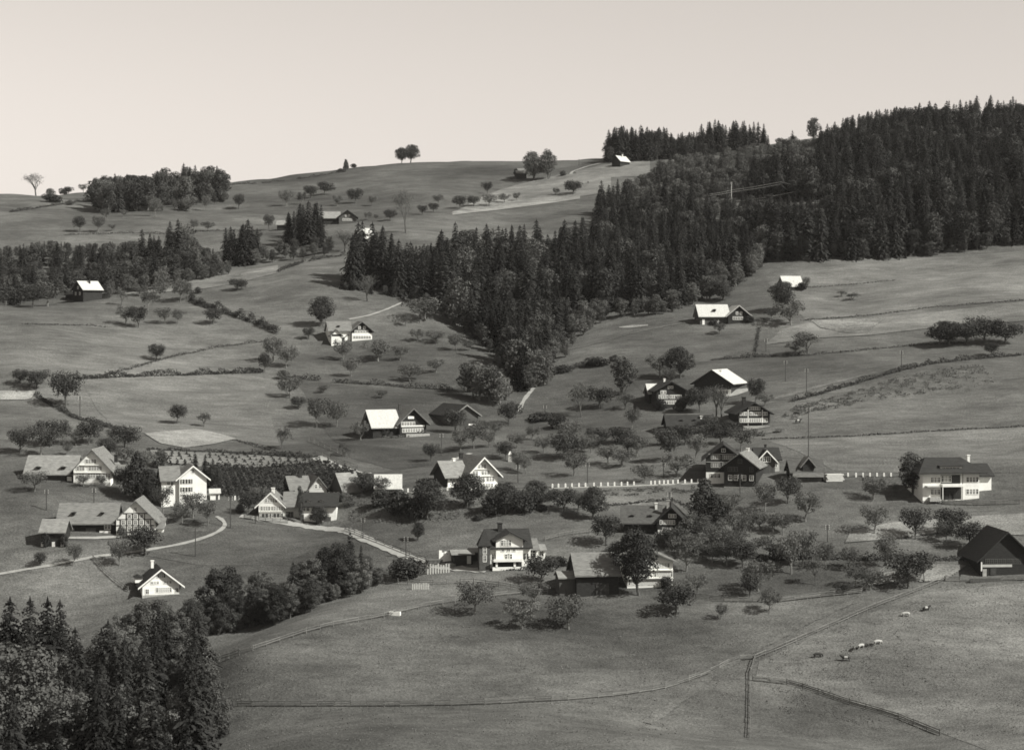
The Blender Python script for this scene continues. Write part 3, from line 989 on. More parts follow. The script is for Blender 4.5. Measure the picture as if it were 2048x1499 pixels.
# 13 hut with dormer
b = Bld('dark_hut', 'the dark shed with the gabled dormer', 'dark shed with a gabled loft dormer and pale eaves strip beside the lumber stack', 1615, 963, 2, 'shed')
b.block('x', 0, 64, 0, 7, 20, 40, 'timber', 'tile_mid', .6, .5)
b.block('y', 1, 22, -.3, 4, 34, 47, 'timber', 'tile_light', .6, .5, z0=22)
b.panel('eaves_strip', 0, 62, 10, 18, 'tile_light', -.1, 1.0)
b.panel('plank_front', 0, 56, -4, 9, 'plank', 0, .1)
# 14 villa at the right
b = Bld('hipped_villa', 'the hip roofed villa', 'large white villa with dark hipped roof, dormer and balcony at the right edge', 1902, 1001, 7)
b.hip(0, 116, 0, 11, 55, 84, 74, 'plaster', 'tile_dark', 1.4)
b.block('x', 78, 44, 5, 8, 48, 66, 'plaster', 'tile_dark', .9, .5)
b.chim(58, 7, 66, 86, .6, 'plaster')
d = MB()
x0, x1 = b.x(-20), b.x(24)
d.box(x0, x1, .6, 4, b.z(57.5), b.z(68))
d.build('dormer', [M['plaster']], b.roof)
d = MB()
d.box(x0 - .3, x1 + .3, .2, 4.6, b.z(68) + .01, b.z(68) + .25)
d.build('dormer_roof', [M['tile_dark']], b.roof)
b.win(row(-13, 5, 7.2), 63, .75, .75, .6)
b.win(row(-38, 3, 6), 42, .7, 1.1)
b.win(row(35, 4, 6), 42, .7, 1.1)
b.win(row(-38, 3, 6), 18, .7, 1.1)
b.win(row(35, 4, 6), 18, .7, 1.1)
b.panel('loggia_opening', -1, 40, 34, 52, 'glass', 0, .05)
b.win(row(-16, 3, 6), 44, .8, 1.4, -.05)
b.panel('balcony', 0, 44, 29, 34, 'plaster', 0, 1.5)
b.panel('veranda_opening', 0, 42, 3, 27, 'glass', 0, .05)
b.win(row(-16, 4, 7), 13, 1.0, 1.8, -.05, fr='beam')
for q in (-21, 20):
    b.panel('veranda_post', q, 1.3, 1, 28.8, 'plaster', -1.3, .12)
b.panel('drain_pipe', 24, .8, 2, 54, 'beam', 0, .12)
b.panel('awning', -40, 26, 29, 31, 'cream', 0, 1.5)
b.panel('planter', -36, 22, 0, 8, 'stone', 0, 1.2)
b.panel('plinth', 0, 117, -8, 1, 'stone', 0, .2)
# 15 chalet with light windows
b = Bld('log_chalet', 'the log chalet with the yard', 'dark log chalet with bands of white framed windows and a pale yard in front', 1508, 852, 6)
b.block('y', 0, 64, 0, 12, 27, 46, 'timber', 'tile_dark', 1.0, 1.1)
b.chim(-12, 5, 40, 56, .9, 'tile_dark')
b.win(row(-8, 5, 4.4), 36, .55, .8)
b.win(row(-26, 3, 4.4), 25, .55, .8)
b.win(row(-6, 5, 4.4), 25, .55, .8)
b.win(row(20, 2, 4.4), 25, .55, .8)
b.win(row(-26, 12, 4.6), 12, .6, .9)
b.panel('post', -12, 1.5, 2, 33, 'plaster', 0, .12)
b.panel('post', 17, 1.5, 2, 33, 'plaster', 0, .12)
b.panel('ledge', 0, 62, 6, 7.2, 'plank', 0, .4)
b.panel('terrace_wall', 2, 54, -8, 1.5, 'stone', -1.8, .3)
# 16 long dark barn
b = Bld('long_dark_barn', 'the long dark roofed barn', 'long low barn under a dark roof with a pale ridge below the tall bare trees', 1382, 866, 3, 'barn')
b.block('x', 0, 92, 0, 9, 16, 35, 'timber', 'tile_dark', .8, .6)
b.panel('ridge_cap', 0, 94, 35.6, 37, 'tile_light', 4.3, .1, .5)
b.chim(24, 2.5, 24, 33, .7, 'plaster')
b.dormer(8, 1.4, 22, 5, 4, 'beam', 'tile_dark', 2)
b.dormer(-18, 1.4, 22, 5, 4, 'beam', 'tile_dark', 2)
# 17
b = Bld('timber_farmhouse', 'the dark timber farmhouse', 'dark timber farmhouse with a climber covered front and a pale annex roof behind', 1342, 815, 8)
b.block('y', 0, 58, 0, 11, 35, 51, 'timber', 'tile_dark', 1.0, 1.0)
b.block('x', -24, 20, 7, 6, 28, 44, 'timber', 'metal', .5, .4)
b.chim(-4, 6, 48, 56, .5, 'plaster')
b.win(row(-18, 2, 5), 31, .7, .8)
b.win(row(-22, 4, 4.6), 22, .6, .85)
b.win(row(0, 5, 4.6), 22, .6, .85)
b.win(row(-16, 7, 4.6), 11, .6, .9)
b.win([-4, 2], 41, .5, .6)
# 18
b = Bld('half_lit_barn', 'the barn with one bright roof side', 'broad dark barn whose right roof slope is painted bright as if sunlit', 1425, 787, -24, 'barn')
b.block('y', 0, 70, 0, 13, 22, 46, 'timber', 'tile', 1.0, .8, rmats=('tile', 'metal'))  # sunlit right slope painted with the bright roof material, left slope darker
b.panel('white_wall', 22, 26, -3, 9, 'plaster', 0, .1)
b.win([16, 22, 28], 3, .7, .8, -.1)
b.chim(8, 4, 34, 46, .6, 'plaster')
# 19
b = Bld('bright_roofed_farm', 'the farm with the bright roof', 'dark hillside farm with a long bright roof and a gable at its right end', 1478, 646, 6, 'farm')
b.block('y', 0, 44, 0, 10, 16, 34, 'timber', 'metal', .9, .8)
b.block('x', -48, 58, 1.5, 9, 15, 36, 'plank', 'metal', .7, .6)
b.panel('white_wall', -46, 14, -3, 6, 'plaster', 1.5, .1)
b.panel('white_wall', -70, 5, -3, 8, 'plaster', 1.5, .1)
b.win(row(-10, 4, 5), 10, .7, .9)
b.win([-4, 4], 20, .6, .8)
b.dormer(-46, 2.4, 24, 5, 3, 'beam', 'tile_dark', 2)
# 20
b = Bld('hillside_barn', 'the little hillside barn', 'little barn with a bright white roof high on the right meadow', 1587, 580, 14, 'barn')
b.block('x', 0, 38, 0, 6, 9, 27, 'timber', 'metal', .5, .4)
b.panel('hatch', 2, 2.5, 16, 18, 'beam', 1.4, .3, .3)
# 21
b = Bld('white_roofed_farm', 'the farm with the white barn roof', 'farm with a big white barn roof and a dark gable with white panels', 826, 868, 20, 'farm')
b.block('y', 0, 52, 0, 11, 24, 50, 'timber', 'tile', 1.0, 1.0)
b.block('x', -50, 50, 1.5, 10, 17, 46, 'timber', 'metal', .8, .7)
b.panel('white_panel', -4, 12, 31, 36, 'plaster', 0, .1)
b.win(row(-20, 5, 5.2), 21, .7, 1.0)
b.panel('white_wall', 0, 46, 15, 18, 'plaster', 0, .08)
b.win(row(-18, 8, 5), 8, .7, .9)
b.panel('garden_wall', 4, 46, -4, 2, 'stone', -2.4, .4)
b.chim(-14, 6, 46, 58, .6, 'beam')
# 22
b = Bld('grey_barn', 'the grey plank barn', 'grey plank barn with pale barge boards beside the farm with the white roof', 932, 851, 26, 'barn')
b.block('y', 0, 48, 0, 15, 22, 40, 'plank', 'tile_dark', .9, .7, trim='tile_light')
b.panel('barn_door', 2, 14, 0, 14, 'beam')
b.panel('white_base', 12, 14, -2, 4, 'plaster', 0, .1)
# 23
b = Bld('meadow_farmhouse', 'the meadow farmhouse', 'white walled farmhouse with dark upper gable alone on the middle meadow', 724, 680, 14)
b.block('y', 0, 40, 0, 9, 19, 36, 'timber', 'tile', .8, .8)
b.panel('white_wall', 0, 39.5, -2, 14, 'plaster', 0, .06)
b.block('x', -42, 42, 1, 8, 20, 36, 'plaster', 'tile', .7, .5)
b.block('y', -52, 20, -2.5, 3.5, 10, 20, 'plaster', 'tile', .5, .5)
b.panel('porch_gable', -52, 18, 8, 12, 'timber', -2.5, .06)
b.win(row(-15, 7, 5), 6, .65, .8, -.06)
b.win(row(-12, 5, 5.4), 17, .6, .7)
b.win([-5, 5], 25, .6, .7)
b.win([-26], 10, .6, .7, 1.0)
b.panel('door', -36, 6, -2, 6, 'beam', 1.0)
b.dormer(-44, 1.8, 26, 4, 2.5, 'beam', 'tile_dark', 2)
# 24
b = Bld('far_left_house', 'the far left house', 'dark house with a bright roof side and a white porch at the far left meadow', 156, 603, -48)
b.block('y', 0, 28, 0, 7.5, 24, 40, 'timber', 'tile', .6, .5, rmats=('tile_dark', 'metal'))
b.win([-6, 5], 16, .7, .9)
b.win([0], 28, .6, .8)
b.block('x', -30, 34, 2, 6, 16, 30, 'timber', 'tile_dark', .6, .4)
b.chim(4, 4, 36, 44, .5, 'tile_dark')
p = Bld('porch_annex', 'the white porch', 'low white porch annex with pale roof, right of the far left dark house', 192, 598, 10, 'annex')
p.block('x', 0, 14, 0, 3, 10, 16, 'plaster', 'metal', .3, .3, .15)
p.panel('opening', 0, 7, 1, 7, 'beam')
# 25
b = Bld('upper_farmhouse', 'the upper farmhouse', 'dark gabled farmhouse with pale barn roof high on the upper meadow', 695, 447, 6)
b.block('y', 0, 34, 0, 10, 14, 26, 'plank', 'tile_dark', 1.0, 1.0)
b.block('x', -36, 42, 2, 8, 12, 24, 'timber', 'tile_light', .7, .4)
b.win(row(-8, 4, 5), 8, .7, .9)
b.win([-3, 3], 16, .6, .8)
b = Bld('upper_shed', 'the upper shed', 'small dark shed with pale roof, left of the upper dark spruces', 563, 461, 0, 'shed')
b.block('x', 0, 18, 0, 6, 12, 20, 'timber', 'tile_light', .6, .5)
b = Bld('hidden_hut', 'the hut behind the spruces', 'hut with a bright white roof peeping out above the spruces', 731, 478, 20, 'hut')
b.block('x', 0, 26, 0, 6, 10, 21, 'plaster', 'metal', .5, .5)
b = Bld('hilltop_hut', 'the hilltop hut', 'lone dark hut with a pale roof at the top edge of the forest', 1232, 334, -38, 'hut')
b.block('y', 0, 16, 0, 9, 12, 22, 'timber', 'tile', .6, .5, rmats=('tile_dark', 'metal'))
b.chim(2, 5, 20, 26, .5, 'plaster')
b = Bld('hilltop_barn', 'the hilltop barn', 'small barn half hidden by the two big hilltop trees', 1043, 358, 8, 'barn')
b.block('x', 0, 20, 0, 7, 12, 21, 'timber', 'tile', .6, .4)
b = Bld('skyline_hut', 'the skyline hut', 'tiny plank hut on the left skyline beside the wood', 181, 384, 5, 'hut')
b.block('x', 0, 13, 0, 4, 10, 12, 'plank', 'tile_light', .4, .3)
# right edge building
b = Bld('edge_farmhouse', 'the dark house at the right edge', 'dark timber house cut by the right edge, with a white corner post', 2014, 1149, 4)
b.block('y', 0, 108, 0, 12, 34, 84, 'timber', 'tile_dark', 1.0, 1.0)
b.panel('white_post', -52, 2.5, 8, 26, 'plaster', 0, .12)
b.panel('plank_band', -20, 60, 16, 21, 'cream', 0, .1)
b.panel('cellar_pier', -46, 8, -4, 12, 'stone', 0, .2)
b.win(row(-40, 9, 8), 27, .7, .9, fr='plank')
b.panel('cellar_door', -28, 12, 0, 14, 'beam', 0, .1)
b.panel('garden_wall', -40, 90, -10, -2, 'plank', -3, .3)


# ------------------------------------------------------------------ tree meshes
def quads(P, N, size, rot=None, aspect=0.75):
    """leaf-sized faces at P facing N"""
    n = len(P)
    N = N / (np.linalg.norm(N, axis=1)[:, None] + 1e-9)
    r = rng.normal(size=(n, 3))
    T = np.cross(N, r)
    T /= np.linalg.norm(T, axis=1)[:, None] + 1e-9
    B = np.cross(N, T)
    s = size[:, None] * 0.5
    bend = N * s * 0.25
    V = np.stack([P - T * s, P - B * s * aspect + bend, P + T * s, P + B * s * aspect + bend], 1).reshape(-1, 3)
    Q = np.arange(4 * n).reshape(-1, 4)
    return V, Q


def sphere(n):
    v = rng.normal(size=(n, 3))
    return v / np.linalg.norm(v, axis=1)[:, None]


def tree_wood(H, lobes, tr, first=0.3, fork=0.5, lean=0.0, top=0.8):
    m = MB()
    p = Vector((0, 0, -0.6))
    pts = [p]
    k = 5
    for i in range(1, k + 1):
        t = i / k
        pts.append(Vector((lean * t * H * .3 + random.uniform(-.03, .03) * H, random.uniform(-.03, .03) * H, t * H * top)))
    for i in range(k):
        m.tube(pts[i], pts[i + 1], tr * (1 - .8 * i / k), tr * (1 - .8 * (i + 1) / k), 6)
    for c in lobes:
        t = random.uniform(first, min(first + .35, top))
        q = t / top * k
        a = pts[min(int(q), k)]
        if c[2] < a.z:
            a = Vector((0, 0, c[2] * .6))
        c = Vector(c)
        md = a.lerp(c, .5) + Vector((random.uniform(-.1, .1), random.uniform(-.1, .1), -.06)) * H * .5
        m.tube(a, md, tr * .42, tr * .26, 5)
        m.tube(md, c, tr * .26, tr * .08, 4)
        for _ in range(2):
            e = md.lerp(c, random.random()) + Vector(tuple(sphere(1)[0] * H * .12))
            m.tube(md.lerp(c, .3), e, tr * .14, tr * .04, 3)
    return m


def broadleaf(seed, H, Wd, nl, nlobe, base=.25, leaf=.5, lobe=.28, shape='round', fill=.55):
    """returns wood MB and crown arrays; H height, Wd crown width"""
    random.seed(seed)
    global rng
    rng = np.random.default_rng(seed)
    cz0, cz1 = H * base, H
    lobes, rad = [], []
    for i in range(nlobe):
        a = i * 2.399 + random.uniform(-.4, .4)
        t = (i + .5) / nlobe
        z = cz0 + (cz1 - cz0) * (.12 + .76 * t)
        if shape == 'round':
            w = math.sin(math.pi * (.16 + .74 * t)) ** .8
        elif shape == 'cone':
            w = (1 - t) ** .7 * 1.05 + .08
        elif shape == 'oval':
            w = math.sin(math.pi * (.2 + .68 * t)) ** .6
        else:                              # spreading
            w = .55 + .55 * math.sin(math.pi * (.1 + .6 * t))
        lr = Wd * lobe * random.uniform(.5, 1.2) * (.75 + .35 * w)
        r = max(0, Wd / 2 * w - lr * .7) * random.uniform(.5, 1.3)
        lobes.append((r * math.cos(a), r * math.sin(a), min(z, H - lr * .62)))
        rad.append(lr)
    lobes_a, rad_a = np.array(lobes), np.array(rad)
    pr = rad_a ** 2
    pr /= pr.sum()
    k = rng.choice(nlobe, nl, p=pr)
    d = sphere(nl)
    d[:, 2] = d[:, 2] * .9 + .12
    rr = rad_a[k] * (fill + (1.04 - fill) * rng.random(nl) ** .6)
    sq = np.array([1, 1, .72])
    # clumps inside each lobe: pull leaves towards random twig ends
    tw = sphere(nlobe * 9).reshape(nlobe, 9, 3)
    near = tw[k, rng.integers(0, 9, nl)]
    d2 = d * .62 + near * .55
    d2 /= np.linalg.norm(d2, axis=1)[:, None]
    P = lobes_a[k] + d2 * rr[:, None] * sq
    P[:, 2] = np.maximum(P[:, 2], cz0 * .75 + rng.random(nl) * .3)
    Nn = d2 * .9 + sphere(nl) * .65 + np.array([0, 0, .25])
    V, Q = quads(P, Nn, leaf * (.55 + .8 * rng.random(nl)))
    wood = tree_wood(H, lobes, H * .022 + .08, max(.12, base * .8))
    return wood, V, Q


def spruce(seed, H=18.0, Rr=3.3, whorls=30, droop=.32, nb=8, base=.05):
    global rng
    rng = np.random.default_rng(seed)
    random.seed(seed)
    V, Q = [], []

    def add(a, b_, side, w0, w1):
        i = len(V)
        j = lambda: Vector(tuple(rng.normal(size=3) * .13 * (w0 + .15)))
        V.extend([a - side * w0 + j(), a + side * w0 + j(), b_ + side * w1 + j(), b_ - side * w1 + j()])
        Q.append((i, i + 1, i + 2, i + 3))
    for k in range(whorls):
        t = (k + random.uniform(-.3, .3)) / whorls
        t = max(t, 0)
        z = H * (base + (.985 - base) * t)
        r0 = Rr * (1 - t) ** .72 * random.uniform(.72, 1.16) + .2
        a0 = random.uniform(0, 6.28)
        n = nb if t < .8 else 5
        for i in range(n):
            r = r0 * random.uniform(.62, 1.16)
            a = a0 + 6.283 * i / n + random.uniform(-.3, .3)
            dr = Vector((math.cos(a), math.sin(a), 0))
            sd_ = Vector((-math.sin(a), math.cos(a), 0))
            zs = z + random.uniform(-.25, .25)
            pts = []
            for s in range(5):
                q = s / 4
                pts.append(dr * (r * q + .05) + Vector((0, 0, zs + r * (.10 * q - droop * q * q * 1.3))))
            for s in range(4):
                q = s / 4
                w = (.16 * r + .12) * (1.25 - q)
                add(pts[s], pts[s + 1], (sd_ + Vector((0, 0, random.uniform(-.5, .5)))).normalized(), w * 1.0, w * .55)
            # hanging twigs
            for s in (2, 3, 4):
                h = random.uniform(.25, .6) * (.4 + r * .22)
                i0 = len(V)
                o = sd_ * random.uniform(-.3, .3)
                w = .16 + .07 * r
                V.extend([pts[s] + o - sd_ * w, pts[s] + o + sd_ * w, pts[s] + o + Vector((0, 0, -h)) + dr * .1, pts[s] + o + Vector((0, 0, -h)) - dr * .05])
                Q.append((i0, i0 + 1, i0 + 2, i0 + 3))
    top = Vector((0, 0, H * .93))
    for q in range(3):
        a = q * 1.05
        s_ = Vector((math.cos(a), math.sin(a), 0))
        i0 = len(V)
        V.extend([top - s_ * .28, top + s_ * .28, Vector((0, 0, H)) + s_ * .03, Vector((0, 0, H)) - s_ * .03])
        Q.append((i0, i0 + 1, i0 + 2, i0 + 3))
    wood = MB()
    wood.tube((0, 0, -.8), (0, 0, H * .5), .28, .16, 6)
    wood.tube((0, 0, H * .5), (0, 0, H * .97), .16, .03, 5)
    return wood, np.array([tuple(v) for v in V]), np.array(Q)


def bare(seed, H, Wd):
    """open tree with thin foliage: branching limbs and few leaves"""
    random.seed(seed)
    global rng
    rng = np.random.default_rng(seed)
    m = MB()
    tips = []

    def grow(p, d, L, r, lev):
        q = p + d * L
        m.tube(p, q, r, r * .66, 5 if lev < 2 else 3)
        if lev >= 4:
            tips.append(q)
            return
        for i in range(3 if lev else 5):
            a = i * 6.283 / (3 if lev else 5) + random.uniform(-.5, .5)
            o = d.orthogonal().normalized()
            o = (o * math.cos(a) + d.cross(o) * math.sin(a))
            sp = random.uniform(.55, .95) * (Wd / H)
            nd = (d + o * sp + Vector((0, 0, .12))).normalized()
            grow(p.lerp(q, random.uniform(.6, 1)), nd, L * random.uniform(.6, .82), r * .55, lev + 1)
    grow(Vector((0, 0, -.5)), Vector((random.uniform(-.08, .08), random.uniform(-.08, .08), 1)).normalized(), H * .36 + .5, H * .024 + .05, 0)
    T = np.array([tuple(t) for t in tips])
    zmax = T[:, 2].max()
    k = H / zmax
    m.v = [(a * k, b_ * k, c * k if c > 0 else c) for a, b_, c in m.v]
    T = T * k
    n = len(T) * 6
    P = np.repeat(T, 6, 0) + rng.normal(size=(n, 3)) * H * .045
    V, Q = quads(P, sphere(n) + np.array([0, 0, .4]), .24 + .2 * rng.random(n))
    return m, V, Q


def crown_mesh(name, V, Q, m):
    return np_mesh(name, V, Q, [m])


def whole_mesh(name, wood, V, Q, leafm, barkm):
    """trunk and crown in one mesh, for trees of the woods whose trunks do not show"""
    wm = wood.mesh('wood', [barkm])
    n0 = len(wm.vertices)
    co = np.empty(n0 * 3, np.float32)
    wm.vertices.foreach_get('co', co)
    me = bpy.data.meshes.new(name)
    vs = [tuple(v) for v in co.reshape(-1, 3)] + [tuple(v) for v in V]
    fs = [tuple(p.vertices) for p in wm.polygons] + [tuple(int(i) + n0 for i in q) for q in Q]
    me.from_pydata(vs, [], fs)
    me.materials.append(leafm)
    me.materials.append(barkm)
    me.polygons.foreach_set('material_index', [1] * len(wm.polygons) + [0] * len(Q))
    bpy.data.meshes.remove(wm)
    me.update()
    return me


KIND = {}                                  # kind -> list of (wood mesh, crown mesh, H, W)


def add_kind(key, gens, H, Wd, leafm, barkm='bark'):
    L = []
    for g in gens:
        wood, V, Q = g
        L.append((wood.mesh('trunk', [M[barkm]]), crown_mesh('crown', V, Q, M[leafm]), H, Wd))
    KIND[key] = L


add_kind('fruit', [broadleaf(100 + i, 6, 6.4, 1500, 15, .37, .34, .22, 'spread', .3) for i in range(5)], 6, 6.4, 'leaf', 'bark_pale')
add_kind('fruit_dark', [broadleaf(120 + i, 6, 6.4, 2000, 15, .34, .36, .24, 'spread', .35) for i in range(4)], 6, 6.4, 'leaf_dark')
add_kind('fruit_pale', [broadleaf(140 + i, 6, 6.4, 1600, 15, .34, .36, .22, 'spread', .3) for i in range(4)], 6, 6.4, 'leaf_pale', 'bark_pale')
add_kind('round', [broadleaf(160 + i, 11, 9, 5200, 30, .2, .42, .22, 'round', .5) for i in range(3)], 11, 9, 'leaf_dark')
add_kind('round_pale', [broadleaf(180 + i, 11, 9, 5000, 28, .14, .42, .22, 'round', .5) for i in range(3)], 11, 9, 'leaf')
add_kind('tall', [broadleaf(200 + i, 12, 7, 2400, 24, .14, .55, .24, 'oval', .5) for i in range(3)], 12, 7, 'leaf')
add_kind('cone', [broadleaf(220 + i, 10, 7.2, 2600, 24, .04, .55, .26, 'cone', .5) for i in range(2)], 10, 7.2, 'leaf_dark')
add_kind('bush', [broadleaf(240 + i, 4, 6, 1300, 14, .02, .5, .27, 'round', .5) for i in range(3)], 4, 6, 'leaf_dark')
add_kind('bush_pale', [broadleaf(250 + i, 4, 6, 1100, 14, .02, .5, .27, 'round', .5) for i in range(3)], 4, 6, 'leaf')
add_kind('bare', [bare(260 + i, 6, 5) for i in range(4)], 6, 5.2, 'leaf', 'bark')
add_kind('bare_tall', [bare(270 + i, 13, 8) for i in range(2)], 13, 8, 'leaf', 'bark')
add_kind('spruce', [spruce(280 + i) for i in range(3)], 18, 6.4, 'needle')

NAMES = {'fruit': ('fruit_tree', 'tree'), 'fruit_dark': ('fruit_tree', 'tree'), 'fruit_pale': ('fruit_tree', 'tree'), 'round': ('broadleaf_tree', 'tree'), 'round_pale': ('broadleaf_tree', 'tree'),
         'tall': ('broadleaf_tree', 'tree'), 'cone': ('conical_tree', 'tree'), 'bush': ('bush', 'bush'), 'bush_pale': ('bush', 'bush'), 'bare': ('sparse_tree', 'tree'), 'bare_tall': ('sparse_tree', 'tree'), 'spruce': ('spruce_tree', 'tree')}
WORDS = {'fruit': 'spreading fruit tree', 'fruit_dark': 'dark leafy fruit tree', 'fruit_pale': 'pale leafy fruit tree', 'round': 'dense dark round tree', 'round_pale': 'dense leafy tree',
         'tall': 'tall leafy tree', 'cone': 'dark cone shaped tree', 'bush': 'dark bush', 'bush_pale': 'leafy bush', 'bare': 'thin leaved little tree', 'bare_tall': 'tall thin leaved tree', 'spruce': 'dark pointed spruce'}

